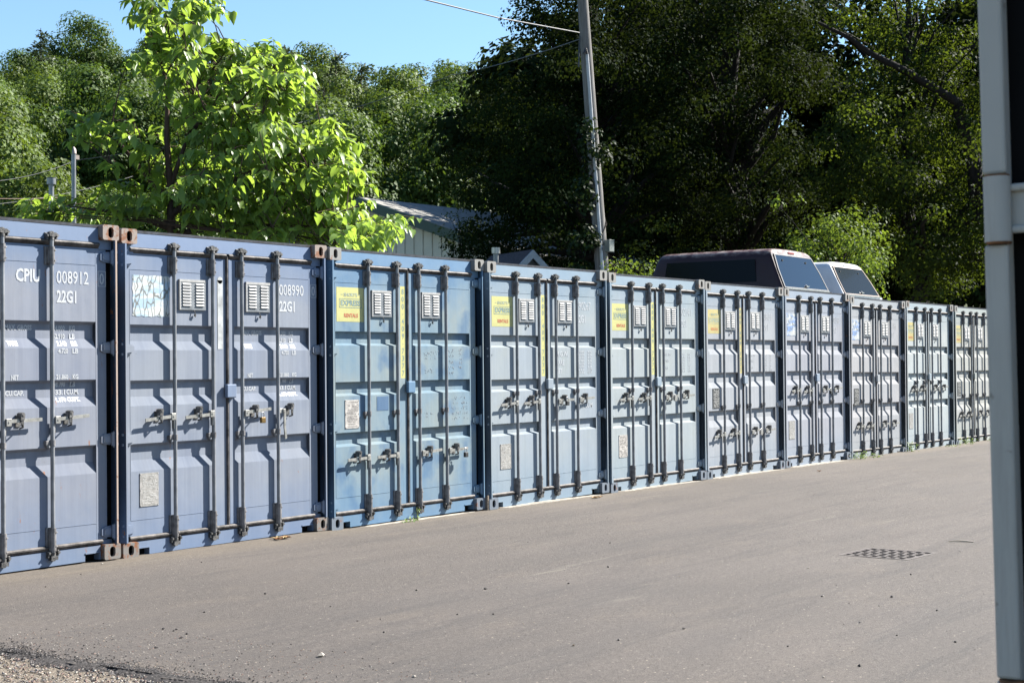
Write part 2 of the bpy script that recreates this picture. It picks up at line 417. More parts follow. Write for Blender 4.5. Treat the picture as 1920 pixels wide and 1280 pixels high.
# drain grate set in the asphalt
g = empty('drain_grate', (GR[0], GR[1], gz(*GR) + .002), (0, 0, math.radians(-4)))
tag(g, 'cast iron drain grate sunk in the asphalt', 'drain grate')
M['iron'] = plain('rusty_cast_iron', (.135, .115, .105, 1), .75, .1, .4, .25, 24, .5)
fr = MB(); L, Wd = .262, .272
for a in ((-L - .03, L + .03, -Wd - .03, -Wd), (-L - .03, L + .03, Wd, Wd + .03), (-L - .03, -L, -Wd, Wd), (L, L + .03, -Wd, Wd)): fr.box(*a, -.05, .004)
fr.build('frame', M['iron'], g)
gb = MB()
for i in range(7):
    x = -L + i * (2 * L) / 6
    gb.box(x - .011, x + .011, -Wd, Wd, -.03, .003)
for j in range(8):
    y = -Wd + j * (2 * Wd) / 7
    for i in range(6):
        xa = -L + i * (2 * L) / 6 + .011; xb = xa + (2 * L) / 6 - .022
        off = .0 if i % 2 else .02
        gb.box(xa, xb, y - .012 + off, y + .012 + off, -.03, .002)
gb.build('bars', M['iron'], g)
pit = MB(); pit.box(-L, L, -Wd, Wd, -.16, -.13); pit.box(-L - .004, -L, -Wd, Wd, -.13, -.03); pit.box(L, L + .004, -Wd, Wd, -.13, -.03); pit.box(-L, L, -Wd - .004, -Wd, -.13, -.03); pit.box(-L, L, Wd, Wd + .004, -.13, -.03); pit.build('pit', M['dark'], g)

# ------------------------------------------------------------------ shipping containers
CW, CH, CL = 2.438, 2.591, 6.058
YO, DEP = .060, .0375
PROF = {'A': [(1.838, 1.815, 1.707, 1.634), (1.393, 1.370, 1.262, 1.189), (.889, .866, .758, .670)],
        'B': [(1.822, 1.812, 1.712, 1.690), (1.352, 1.342, 1.246, 1.222), (.882, .872, .776, .752)]}
def profile(kind):
    p = [(2.405, YO)]
    for a, b, c, d in PROF[kind]: p += [(a, YO), (b, YO + DEP), (c, YO + DEP), (d, YO)]
    p += [(.155, YO)]
    return p
def yprof(kind, off=.002):
    p = profile(kind)
    def f(z):
        for (z1, y1), (z0, y0) in zip(p, p[1:]):
            if z0 <= z <= z1: return y0 + (y1 - y0) * (z - z0) / max(1e-9, z1 - z0) - off
        return YO - off
    return f
def casting(mb, x0, x1, z0, z1, y0=0.0, depth=.17, hole=(.030, .044), flip=1, mi=0, dmi=1):
    cx, cz = (x0 + x1) / 2, (z0 + z1) / 2; hx, hz = (x1 - x0) / 2, (z1 - z0) / 2; r = .012; N = 40
    out = []; inn = []
    for k in range(N):
        t = 2 * PI * (k + .5) / N; c, s = math.cos(t), math.sin(t)
        q = min(hx / abs(c) if abs(c) > 1e-6 else 9, hz / abs(s) if abs(s) > 1e-6 else 9)
        x, z = c * q, s * q
        dx = max(0, abs(x) - (hx - r)); dz = max(0, abs(z) - (hz - r))
        if dx > 0 and dz > 0:
            dd = math.hypot(dx, dz); k2 = r / dd if dd > r else 1
            x = math.copysign(hx - r + dx * k2, x); z = math.copysign(hz - r + dz * k2, z)
        out.append((cx + x, cz + z))
        rr = hole[0]; hh = hole[1] - rr
        x = c * rr; z = s * rr + (hh if s > 0 else -hh)
        inn.append((cx + x, cz + z))
    v = [(x, y0, z) for x, z in out] + [(x, y0, z) for x, z in inn] + [(x, y0 + depth, z) for x, z in out] + [(x, y0 + .022, z) for x, z in inn]
    n = N
    f = [(i, (i + 1) % n, n + (i + 1) % n, n + i) for i in range(n)]
    f2 = [(i, 2 * n + i, 2 * n + (i + 1) % n, (i + 1) % n) for i in range(n)]
    f3 = [(n + i, n + (i + 1) % n, 3 * n + (i + 1) % n, 3 * n + i) for i in range(n)]
    mb.add(v, f + f2 + f3, False, mi); mb.add([v[2 * n + i] for i in range(n)], [tuple(range(n))], False, mi)
    # dark hollow behind the hole
    w_ = [(x, y0 + .0225, z) for x, z in inn] + [(cx + (x - cx) * 1.3, y0 + .12, cz + (z - cz) * 1.25) for x, z in inn]
    mb.add(w_, [(i, (i + 1) % n, n + (i + 1) % n, n + i) for i in range(n)], True, dmi)
    mb.add([w_[n + i] for i in range(n)], [tuple(range(n))], False, dmi)

def louvre(mb, x0, x1, z0, z1, y):
    """grey plate with two columns of white slats, little latch below"""
    mb.box(x0, x1, y - .016, y, z0, z1, 0)
    mb.box(x0 - .003, x1 + .003, y - .019, y, z1 - .018, z1 + .003, 1)
    mb.box(x0 - .003, x0 + .010, y - .018, y, z0, z1, 1)
    w_ = (x1 - x0)
    for c in (.07, .575):
        xa = x0 + w_ * c + .01; xb = xa + w_ * .31
        for k in range(8):
            zc = z1 - .034 - k * (z1 - z0 - .05) / 8; h = .012
            # sloping hood: nearly horizontal top, open underneath
            P = [(y - .016, zc + h * .60), (y - .025, zc - h * .30), (y - .025, zc - h * .70), (y - .0165, zc - h * .75)]
            mb.prism(P, 'x', xa, xb, 1)
    xm = x0 + w_ * .55
    mb.tube([(xm, y - .012, z0 - .002), (xm + .006, y - .022, z0 - .035), (xm + .014, y - .014, z0 - .058)], .0035, 6, 2)
    mb.box(xm + .004, xm + .018, y - .02, y - .008, z0 - .052, z0 - .034, 2)

def handle(parent, bx, side, z, open_=False, catch=True, L=.335):
    """side -1: handle runs left from its bar, +1: right"""
    y = YO - .040; s = side
    mb = MB()
    if open_:
        mb.box(bx + .05, bx + .082, y - .006, y + .004, z - .02, z + .02)
        mb.prism([(bx + .058, z), (bx + .082, z), (bx + .078, z - .14), (bx + .092, z - .24), (bx + .070, z - .25), (bx + .056, z - .14)], 'y', y - .010, y + .002)
        mb.box(bx, bx + .06, y + .004, y + .014, z - .02, z + .022)
    else:
        x0, x1 = sorted((bx + s * .02, bx + s * L))
        P = [(x0, z - .013), (x1, z - .013), (x1, z + .013), (x0, z + .013)]
        tilt = (.012 + rnd.uniform(-.012, .014)) * s; z += rnd.uniform(-.006, .006)
        P = [(px, pz + tilt * (abs(px - bx) / L)) for px, pz in P]
        mb.prism(P, 'y', y - .012, y - .003)
        a, b = sorted((bx + s * .012, bx + s * .058))
        mb.box(a, b, y - .016, y + .012, z - .030, z + .026)
        mb.tube([(bx + s * .036, y - .020, z), (bx + s * .036, y - .014, z)], .008, 8)
        a, b = sorted((bx - s * .004, bx + s * .020)); mb.box(a, b, y, y + .03, z - .10, z - .03)
    o = mb.build('handle', M['zinc'], parent, .003)
    if catch:
        mb = MB(); cx = bx + s * (.175 if s < 0 else .150)
        mb.box(cx - .022, cx + .022, YO - .008, YO + .002, z - .040, z + .045)
        # tilted keeper tab above, curled hook below
        mb.prism([(cx - .020, z + .010), (cx + .014, z + .012), (cx + .020, z + .055), (cx + .008, z + .068), (cx - .010, z + .060)], 'y', y - .026, y + .03)
        mb.box(cx - .014, cx + .012, y - .022, y - .014, z - .034, z + .020)
        mb.tube([(cx, y - .018, z - .020), (cx + .004, y - .020, z - .040), (cx + .012, YO - .01, z - .052)], [.009, .008, .006], 8)
        mb.tube([(cx + .004, y - .030, z + .048), (cx + .004, y + .02, z + .048)], .009, 8)
        mb.build('handle_catch', M['cam'], parent, .002)

def locking_bar(parent, bx, gz_, lever=False):
    y = YO - .0295
    MB().tube([(bx, y, .105), (bx, y, 2.455)], .0165, 12).build('locking_bar', M['bar'], parent)
    for z0, z1, nm in ((2.262, 2.392, 't'), (.118, .290, 'b')):
        mb = MB(); mb.tube([(bx, y, z0), (bx, y, z1)], .0245, 12)
        mb.box(bx - .048, bx + .030, YO - .012, YO + .001, z0 - .004, z1 + .004)
        mb.box(bx - .030, bx - .010, y, YO - .004, z0 + .006, z1 - .006)
        for q in (.2, .8):
            zz = z0 + (z1 - z0) * q; mb.tube([(bx + .012, y - .026, zz), (bx + .012, y - .018, zz)], .006, 6); mb.tube([(bx + .022, y - .01, zz), (bx + .030, y - .01, zz)], .006, 6)
        mb.build('bar_bracket', M['bracket'], parent, .002)
    if gz_:
        mb = MB(); mb.tube([(bx, y, gz_ - .022), (bx, y, gz_ + .022)], .0225, 12)
        mb.box(bx - .058, bx - .004, YO - .030, YO + .001, gz_ - .016, gz_ + .018)
        mb.prism([(bx - .050, gz_ - .016), (bx - .028, gz_ - .016), (bx - .040, gz_ - .048)], 'y', YO - .026, YO)
        mb.build('bar_bracket', M['bracket'], parent, .002)
    for zc, sg in ((2.462, 1), (.090, -1)):
        mb = MB()
        mb.tube([(bx, y, zc - .018 * sg), (bx, y, zc + .045 * sg)], [.021, .018], 10)
        # two-lobed cam
        mb.prism([(bx - .030, zc + sg * .010), (bx + .004, zc + sg * .002), (bx + .034, zc + sg * .012), (bx + .030, zc + sg * .040), (bx + .010, zc + sg * .032), (bx - .012, zc + sg * .048), (bx - .034, zc + sg * .036)], 'y', y - .020, y + .012)
        mb.build('bar_cam', M['cam'], parent, .003)
        mb = MB()   # keeper on header / sill
        mb.box(bx - .050, bx - .030, y - .004, YO - .004, zc - .02, zc + .03); mb.box(bx + .036, bx + .050, y - .010, YO - .004, zc - .01, zc + .034)
        mb.box(bx - .050, bx + .050, YO - .014, YO - .002, zc - .018, zc + .036)
        mb.tube([(bx + .043, y - .020, zc + .016), (bx + .043, y, zc + .016)], .011, 8); mb.tube([(bx - .040, y - .016, zc + .014), (bx - .040, y, zc + .014)], .010, 8)
        mb.build('cam_keeper', M['cam'], parent, .002)

HZ = (2.342, 1.640, .928, .212)
def hinge(parent, xe, side, z, mat):
    """side +1: hinge at the left post, blade runs right onto the door"""
    s = side; mb = MB()
    px = xe + s * .048
    mb.tube([(px, .026, z - .052), (px, .026, z + .052)], .017, 12)
    P = [(px, z - .045), (px, z + .045), (xe + s * .118, z + .038), (xe + s * .150, z + .022), (xe + s * .150, z - .026), (xe + s * .118, z - .040)]
    dy = -.014 if s > 0 else 0
    mb.prism(P, 'y', .044 + dy, .062)
    P = [(px, z - .032), (px, z + .032), (xe + s * .128, z + .020), (xe + s * .128, z - .022)]
    mb.prism(P, 'y', .036 + dy, .045 + dy)
    a, b = sorted((xe + s * .010, px)); mb.box(a, b, .012, .050, z - .050, z - .030); mb.box(a, b, .012, .050, z + .030, z + .050)
    mb.tube([(px, .020, z - .066), (px, .020, z + .060)], .008, 8)
    mb.build('hinge', mat, parent, .003)

def rental_sticker(parent, x0, x1, z0, z1, old, worn=False):
    mb = MB(); y = YO - .0012
    mb.box(x0, x1, y, YO + .001, z0, z1)
    o = mb.build('rental_sticker', M['yellow_old' if old else 'yellow'], parent)
    t = MB(); w_ = x1 - x0; yy = y - .0012
    text(t, "SHORT'S", x0 + w_ * .26, x0 + w_ * .76, z1 - .085, z1 - .050, yy, 0)
    t.box(x0 + w_ * .16, x0 + w_ * .23, yy, y, z1 - .070, z1 - .064, 0); t.box(x0 + w_ * .79, x0 + w_ * .86, yy, y, z1 - .070, z1 - .064, 0)
    text(t, 'EXPRESS', x0 + w_ * .15, x0 + w_ * .87, z1 - .172, z1 - .118, yy, 1)
    for a in ((.10, .92, z1 - .108, z1 - .104), (.10, .92, z1 - .190, z1 - .184)): t.box(x0 + w_ * a[0], x0 + w_ * a[1], yy, y, a[2], a[3], 1)
    for a in (.10, .91): t.box(x0 + w_ * a, x0 + w_ * (a + .010), yy, y, z1 - .184, z1 - .108, 1)
    text(t, 'RENTALS', x0 + w_ * .27, x0 + w_ * .78, z0 + .040, z0 + .078, yy, 2)
    t.build('lettering', [M['ink'], M['ink_dark'] if not old else M['ink'], M['red'] if not old else M['red_pale']], parent, fix=False)
def phone_strip(parent, x0, x1, z0, z1, mat):
    mb = MB(); y = YO - .0012; mb.box(x0, x1, y, YO + .001, z0, z1); mb.build('phone_number_strip', mat, parent)
    t = MB(); seq = '800-409-7377'; n = len(seq); h = (z1 - z0 - .03) / n
    for i, c in enumerate(seq):
        zt = z1 - .02 - i * h; cx = (x0 + x1) / 2
        if c == '-': t.tube([(cx, y - .001, zt - h * .5), (cx, y + .0008, zt - h * .5)], .005, 8)
        else: text(t, c, cx - .017, cx + .017, zt - h * .82, zt - h * .08, y - .0012)
    t.build('lettering', M['ink_dark'], parent, fix=False)
def data_plate(parent, x0, x1, z0, z1, kind='plate', y=YO, etch='etch', seed=0):
    r = random.Random(seed); mb = MB(); mb.box(x0, x1, y - .004, y, z0, z1, 0)
    zz = z1 - .02
    while zz > z0 + .015:
        x = x0 + .02 + r.uniform(0, .02)
        while x < x1 - .03:
            L_ = r.uniform(.008, .035)
            if r.random() < .8: mb.box(x, min(x + L_, x1 - .015), y - .0052, y - .004, zz - r.uniform(.0035, .007), zz, 1)
            x += L_ + .006
        zz -= .0125 if r.random() < .85 else .022
    for a in (x0 + .008, x1 - .008):
        for b in (z0 + .008, (z0 + z1) / 2, z1 - .008): mb.tube([(a, y - .007, b), (a, y - .004, b)], .004, 6, 1)
    mb.build('data_plate', [M[kind], M[etch]], parent)

CON = [  # x, y, z, tilt from the survey of the photograph
 (-2.4816, .0095, .0230, .0030), (0, .0287, .0168, .0033), (2.4520, .0050, .0138, .0031), (4.9060, -.0300, .0088, .0050), (7.3813, -.0330, .0044, .0044),
 (9.8779, -.0100, .0023, .0029), (12.3872, .0097, .0100, -.0011), (14.8935, .0276, -.0217, -.0060), (17.3814, .0248, -.0217, -.0009), (19.8593, .0082, -.0357, .0001)]
# profile, base, alt, low, castings rust, handle height, guide height, plate (x, z0, kind)
L_ = lambda r, g, b: tuple(a * k for a, k in zip(srgb(r, g, b), (.535, .53, .48, 1)))
SPEC = [
 dict(k='A', base=L_(151, 167, 198), alt=L_(137, 155, 192), low=L_(123, 151, 198), rust=.75, cast=.75, hz=1.100, gz=.925, plate=None, cam=0),
 dict(k='A', base=L_(153, 170, 201), alt=L_(139, 158, 195), low=L_(125, 153, 202), rust=.55, cast=.80, hz=1.100, gz=.925, plate=(.222, .385, 'plate')),
 dict(k='B', base=L_(125, 163, 202), alt=L_(155, 177, 194), low=L_(105, 153, 206), rust=.20, cast=.35, hz=.636, gz=1.050, plate=(.262, .918, 'plate_light'), blot=L_(108, 150, 200)),
 dict(k='B', base=L_(168, 185, 206), alt=L_(175, 190, 203), low=L_(145, 175, 208), rust=.15, cast=.25, hz=1.100, gz=1.200, plate=(.285, .400, 'plate')),
 dict(k='B', base=L_(181, 192, 210), alt=L_(185, 195, 206), low=L_(155, 181, 210), rust=.20, cast=.45, hz=1.100, gz=1.200, plate=(.285, .400, 'plate_light')),
 dict(k='A', base=L_(182, 190, 216), alt=L_(172, 182, 210), low=L_(161, 181, 208), rust=.30, cast=.45, hz=.570, gz=.937, plate=(.285, .917, 'plate_dark')),
 dict(k='A', base=L_(182, 190, 216), alt=L_(174, 180, 206), low=L_(163, 181, 210), rust=.45, cast=.55, hz=1.105, gz=.925, plate=(.232, .400, 'plate')),
 dict(k='A', base=L_(188, 190, 206), alt=L_(180, 184, 202), low=L_(175, 185, 200), rust=.40, cast=.55, hz=.530, gz=.937, plate=(.255, .865, 'plate_dark')),
 dict(k='B', base=L_(194, 206, 222), alt=L_(194, 200, 212), low=L_(177, 193, 212), rust=.30, cast=.45, hz=1.080, gz=1.200, plate=(.232, .400, 'plate')),
 dict(k='A', base=L_(196, 204, 200), alt=L_(190, 198, 202), low=L_(179, 191, 196), rust=.40, cast=.45, hz=.565, gz=.937, plate=(.262, .920, 'plate_dark'))]
LAB = ['lavender blue shipping container marked CPIU 008912, cut off by the left edge',
 'lavender blue shipping container marked 008990 with a cracked white sticker and white tape strip',
 'strongest sky blue shipping container with a yellow sticker and a handle row near its foot',
 'pale grey blue shipping container numbered 90267 with a clear yellow phone number strip',
 'pale grey shipping container numbered 02141 with a light data plate near its foot',
 'lavender grey shipping container with an orange tinged yellow sticker, numbered 008653',
 'grey lavender shipping container with cracked blue and white sticker, under the red truck cap',
 'grey shipping container with cracked blue sticker under the white truck cap',
 'pale blue grey shipping container just right of the one under the white truck cap',
 'greenish grey shipping container, farthest in the row, half hidden by the white post']
GAIN = [(1.531, 1.333, 1.173), (1.457, 1.296, 1.161), (1.567, 1.358, 1.185), (1.383, 1.309, 1.296), (1.321, 1.321, 1.296), (1.419, 1.358, 1.198), (1.358, 1.309, 1.198), (1.392, 1.369, 1.296), (1.383, 1.358, 1.296), (1.333, 1.25, 1.335)]
for S, g3 in zip(SPEC, GAIN):      # chalky fading measured door by door
    S['low'] = tuple(min(.8, a * 1.23) for a in S['low'][:3]) + (1,)
    for q in ('base', 'alt'): S[q] = tuple(min(.92, a * b) for a, b in zip(S[q][:3], g3)) + (1,)
roots = []
def body_mesh(root, pm):
    mb = MB(); pit = .278; d = .036
    # corrugated side walls and roof, plain rear wall and floor
    def corr(n0, n1):
        p = []; t = n0; k = 0
        while t < n1:
            for dt, q in ((0, 0), (.070, 0), (.138, 1), (.208, 1)):
                if t + dt < n1: p.append((t + dt, q * d))
            t += pit
        p.append((n1, 0)); return p
    ys_ = corr(.18, CL - .05)
    for x, s in ((.012, 1), (CW - .012, -1)):
        v = []
        for yy, q in ys_: v += [(x + s * q, yy, .12), (x + s * q, yy, CH - .06)]
        mb.add(v, [(2 * i, 2 * i + 1, 2 * i + 3, 2 * i + 2) for i in range(len(ys_) - 1)])
    v = []
    for yy, q in ys_: v += [(.03, yy, CH - .016 - q * .6), (CW - .03, yy, CH - .016 - q * .6)]
    mb.add(v, [(2 * i, 2 * i + 1, 2 * i + 3, 2 * i + 2) for i in range(len(ys_) - 1)])
    for x0 in (.006, CW - .066): mb.box(x0, x0 + .06, .17, CL - .16, CH - .075, CH - .008); mb.box(x0, x0 + .06, .17, CL - .16, .02, .16)
    mb.box(.06, CW - .06, CL - .06, CL - .02, .02, CH - .02)
    mb.box(.06, CW - .06, .2, CL - .1, .12, .15)
    mb.build('body', pm, root)
DIG = {2: '90', 3: None}
for i, ((cx, cy, cz, ct), S) in enumerate(zip(CON, SPEC)):
    root = empty('shipping_container', (cx, cy, cz), (0, -ct, 0)); roots.append(root)
    tag(root, LAB[i], 'shipping container', 'blue shipping containers side by side')
    pm = paint('container_paint', S['base'], S['alt'], S['low'], i + 1, S['rust'], blot=S.get('blot'))
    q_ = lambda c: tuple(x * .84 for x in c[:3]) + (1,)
    ledge_m = paint('dimmed_ledge_paint', q_(S['base']), q_(S['alt']), q_(S['low']), i + 1, S['rust'], rough=.8, spec=.08)  # ledge colour darkened to tone down the sun's glare on the slopes
    pf = .30  # post colour cut down: shade of the unlit post faces painted in
    shaded_post_m = paint('shaded_post_paint', tuple(x * pf for x in S['low'][:3]) + (1,), tuple(x * pf * .8 for x in S['low'][:3]) + (1,), S['low'], i + 31, min(1.3, S['rust'] * 1.7))
    rimc = (.30, .25, .22, 1) if i < 2 else tuple(x * .9 for x in S['base'][:3]) + (1,)
    cmT = rusty('casting_paint', rimc if i < 2 else (.28, .275, .26, 1), S['cast'], i)
    cmB = rusty('casting_paint_low', (.17, .20, .24, 1) if i > 1 else (.21, .195, .18, 1), S['cast'] * .8, i + 3)
    body_mesh(root, pm)
    # castings: four at the door end, four at the rear
    for (x0, x1) in ((0, .162), (CW - .162, CW)):
        for z0, z1, mm in ((CH - .118, CH, cmT), (0, .118, cmB)):
            mb = MB(); casting(mb, x0, x1, z0, z1, y0=.003, hole=(.027, .042) if z0 > 1 else (.028, .040)); mb.build('corner_casting', [mm, M['dark']], root)
            mb = MB(); mb.box(x0, x1, CL - .178, CL, z0, z1); mb.build('corner_casting', mm, root, .006)
    # posts: narrow front flange, web, rear flange
    for s, x in ((1, 0), (-1, CW)):
        mb = MB(); X = lambda a, b: tuple(sorted((x + s * a, x + s * b)))
        mb.prism([(x + s * p, q) for p, q in (((.001, .048), (.022, .004), (.030, -.003), (.042, -.003), (.048, .004), (.046, .016), (.014, .060), (.012, .147), (.155, .147), (.155, .155), (.001, .155)) if i < 4 else ((.001, .010), (.006, -.002), (.030, -.003), (.042, -.003), (.046, .004), (.044, .016), (.014, .040), (.012, .147), (.155, .147), (.155, .155), (.001, .155)))], 'z', .119, CH - .119)
        mb.box(*X(.028 if (i < 4 or s < 0) else .006, .044), -.0045, -.0025, .119, CH - .119, 1)
        mb.build('corner_post', [shaded_post_m, rusty('rusted_post_paint', (.42, .33, .28, 1), .35, 5) if (i == 0 and s < 0) else pm], root)
        mb = MB(); mb.box(x - .07 if s < 0 else x, x if s < 0 else x + .07, CL - .09, CL - .02, .119, CH - .119); mb.build('rear_post', pm, root)
    hd = MB()
    hd.prism([(.052, 2.452), (.058, 2.564), (.150, 2.564), (.150, 2.452)], 'x', .163, CW - .163)
    hd.box(.036, .163, .052, .145, 2.400, CH - .119); hd.box(CW - .163, CW - .036, .052, .145, 2.400, CH - .119)
    hd.build('header', pm, root)
    MB().box(.163, CW - .163, .056, .160, 2.566, 2.588).build('roof_edge', M['roof_edge'], root)
    # sill with fork notches next to the lower castings
    sm = MB(); xa, xb = .163, CW - .163
    sm.box(xa, xb, .050, .150, .062, .115); sm.box(xa + .15, xb - .15, .050, .150, .004, .062)
    sm.box(xa, xb, .110, .118, .004, .062, 1)
    for q in (xa, xb - .012): sm.box(q, q + .012, .046, .110, .004, .062)
    sm.box(xa, xa + .15, .044, .06, .058, .068); sm.box(xb - .15, xb, .044, .06, .058, .068)
    sm.box(.036, .163, .060, .145, .119, .150); sm.box(CW - .163, CW - .036, .060, .145, .119, .150)
    sm.build('sill', [pm, M['dark']], root)
    for a, b in ((.0125, .090), (CW - .090, CW - .0125)): MB().box(a, b, .095, .146, .15, 2.40).build('door_seal', M['dark'], root)
    P = profile(S['k']); yf = yprof(S['k'])
    for side in (0, 1):
        if side == 0: x0, x1, p0, p1 = .088, 1.200, .128, 1.062
        else: x0, x1, p0, p1 = 1.212, CW - .088, 1.290, CW - .190
        d = MB()
        v = []
        for z, y in P: v += [(p0, y, z), (p1, y, z)]
        for q in range(len(P) - 1):
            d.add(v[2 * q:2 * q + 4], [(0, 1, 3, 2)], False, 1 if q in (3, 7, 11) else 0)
        for xx in (p0, p1):     # closing cheeks of the recesses
            for a, b, c_, e in PROF[S['k']]:
                d.add([(xx, YO, a), (xx, YO + DEP, b), (xx, YO + DEP, c_), (xx, YO, e)], [(0, 1, 2, 3)])
        d.box(x0, p0, YO - .001, YO + .055, .155, 2.405); d.box(p1, x1, YO - .001, YO + .055, .155, 2.405)
        d.box(p0, p1, YO + .044, YO + .055, .155, 2.405)
        # welded seam lines
        for zz in (2.276, .284): d.box(p0, p1, YO - .0022, YO + .001, zz - .0015, zz + .0015)
        d.box(p0 - .001, p0 + .002, YO - .0025, YO + .001, .284, 2.276)
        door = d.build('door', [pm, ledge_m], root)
        gk = MB()
        xg0, xg1 = (.125, 1.190) if side == 0 else (1.222, CW - .165)
        gk.prism([(.066, 2.452), (.044, 2.448), (.034, 2.437), (.036, 2.430), (.044, 2.424), (.050, 2.414), (.058, 2.408), (.066, 2.406)], 'x', xg0, xg1)
        gk.build('door_gasket', M['gasket'], door); gk = MB()
        gk.prism([(.066, .158), (.046, .157), (.036, .148), (.036, .138), (.046, .130), (.048, .122), (.058, .116), (.066, .116)], 'x', xg0 - .02, xg1 + .02)
        gk.build('door_gasket', M['gasket'], door); gk = MB()
        if side == 0: gk.tube([(1.204, YO - .006, .125), (1.204, YO - .006, 2.43)], .0125, 8)
        if side == 0: gk.build('door_gasket', M['gasket'], door)
        if side == 1:
            mb = MB(); mb.box(1.222, 1.262, YO - .010, YO, .16, 2.40); mb.build('closing_strip', pm, door, .003)
            mb = MB(); mb.box(1.166, 1.276, YO - .045, YO - .012, 1.232, 1.345); mb.box(1.180, 1.262, YO - .012, YO + .001, 1.245, 1.332)
            mb.build('lock_box', paint('lock_box_paint', S['low'], S['base'], S['low'], i + 60, .2), door, .007)
        for hz_ in HZ: hinge(door, 0 if side == 0 else CW, 1 if side == 0 else -1, hz_, pm)
        bars = (.580, 1.016) if side == 0 else (1.360, 1.805)
        for q, bx in enumerate(bars):
            locking_bar(door, bx, S['gz'])
            op = (i == 1 and side == 1 and q == 1)
            handle(door, bx, -1 if side == 0 else 1, S['hz'], open_=op)
        mb = MB()
        if side == 0: louvre(mb, .655, .948, 1.966, 2.214, YO)
        else: louvre(mb, 1.432, 1.722, 1.966, 2.220, YO)
        if i > 0: mb.build('louvre_vent', [M['louvre_plate'], M['louvre'], M['cam']], door, .0)
        if side == 0:
            if i in (2, 3, 4, 5, 8, 9):
                rental_sticker(door, .152, .545, 1.912, 2.232, i >= 5)
            if i in (2, 3, 4, 5):
                phone_strip(door, 1.098, 1.178, 1.375, 2.270, M['yellow' if i < 5 else 'yellow_old'])
            if i == 1:
                mb = MB(); mb.box(1.098, 1.158, YO - .0035, YO - .001, 1.643, 2.225); mb.tube([(1.128, YO - .0035, 2.225), (1.128, YO - .001, 2.225)], .03, 16)
                mb.build('tape_strip', plain('white_tape', (.54, .56, .56, 1), .5, 0, .4, .22, 12), door)
            if i in (1, 6, 7):
                # a cracked sticker: ragged outline
                rr = random.Random(i); pts = []
                for a, b, c_, e, n_ in ((.160, 1.905, .555, 1.905, 12), (.555, 1.905, .555, 2.232, 9), (.555, 2.232, .160, 2.232, 12), (.160, 2.232, .160, 1.905, 9)):
                    for t in range(n_): pts.append((a + (c_ - a) * t / n_ + rr.uniform(-.006, .006), b + (e - b) * t / n_ + rr.uniform(-.006, .006)))
                mb = MB(); mb.prism(pts, 'y', YO - .0022, YO - .0004); o = mb.build('cracked_sticker', M['torn' if i == 1 else 'torn2'], door)
            if S['plate']:
                xp, zp, kd = S['plate']; data_plate(door, xp, xp + .198, zp, zp + .266, kd, YO - .0005, 'etch_dark' if kd == 'plate_light' else 'etch', i)
            if i == 2:
                mb = MB(); mb.box(.730, .905, YO - .0022, YO - .0006, 1.072, 1.205); mb.build('paint_patch', paint('patch_paint', L_(110, 148, 196), L_(100, 140, 192), L_(100, 140, 192), 77, .1), door)
        else:
            t = MB(); f = yf
            kk = NT('worn_white_lettering'); wear = {0: .05, 1: .08, 2: .3, 3: .30}.get(i, .55)
            fz = kk.noise(38, 4, .7, kk.coord(off=(i, 0, 0)))
            kk.set(color=kk.mix(kk.ramp(fz, [(.40 + wear * .1, 1 - wear), (.66, max(0, .70 - wear))]), S['base'], (.58, .60, .62, 1)), rough=.5)
            def g(s, a, b, c_, e):
                q = MB(); text(q, s, a, b, c_, e, f, 0, 0); q.build('lettering', kk.m, door, fix=False)
            if i in (0, 1):
                if i == 0: g('CPIU', 1.500, 1.722, 2.122, 2.222)
                g('008912' if i == 0 else '008990', 1.872 if i == 0 else 1.858, 2.180, 2.120, 2.220)
                g('22G1', 1.872 if i == 0 else 1.858, 2.060, 1.975, 2.072); g('0', 2.286, 2.332, 2.128, 2.216)
                for a in ((2.270, 2.275, 2.112, 2.232), (2.343, 2.348, 2.112, 2.232), (2.275, 2.343, 2.112, 2.116), (2.275, 2.343, 2.228, 2.232)): t.box(a[0], a[1], YO - .004, YO - .0015, a[2], a[3])
                rows = [(1.766, 1.806, 'MAX. GROSS', '24.000', 'KG'), (1.704, 1.744, '', '52.910', 'LB'), (1.650, 1.688, 'TARE', '2.140', 'KG'), (1.593, 1.633, '', '4.720', 'LB'),
                        (1.398, 1.436, 'NET', '21.860', 'KG'), (1.340, 1.378, '', '48.190', 'LB'), (1.282, 1.322, 'CU.CAP.', '33.1', 'CU.M.'), (1.228, 1.262, '', '1.170', 'CU.FT.')]
                for z0, z1, a, b, c_ in rows:
                    if a: g(a, 1.455 if a == 'NET' else 1.430, 1.430 + .024 * len(a) + (.02 if a == 'NET' else 0), z0, z1)
                    g(b, 1.866 if len(b) > 5 else 1.885, 1.978, z0, z1); g(c_, 2.02 if len(c_) < 4 else 1.99, 2.075 if len(c_) < 4 else 2.11, z0, z1)
            elif i >= 3:
                num = {3: '290267', 4: '302141', 5: '008653', 6: '008598', 7: '291166', 8: '210480', 9: '380214'}[i]
                if i in (3, 4, 5, 6, 7):
                    g(num, 1.838, 2.150, 2.120, 2.215); g('22G1', 1.838, 2.030, 1.972, 2.065)
                    if i < 6: g('6' if i == 3 else '0', 2.280, 2.322, 2.128, 2.214)
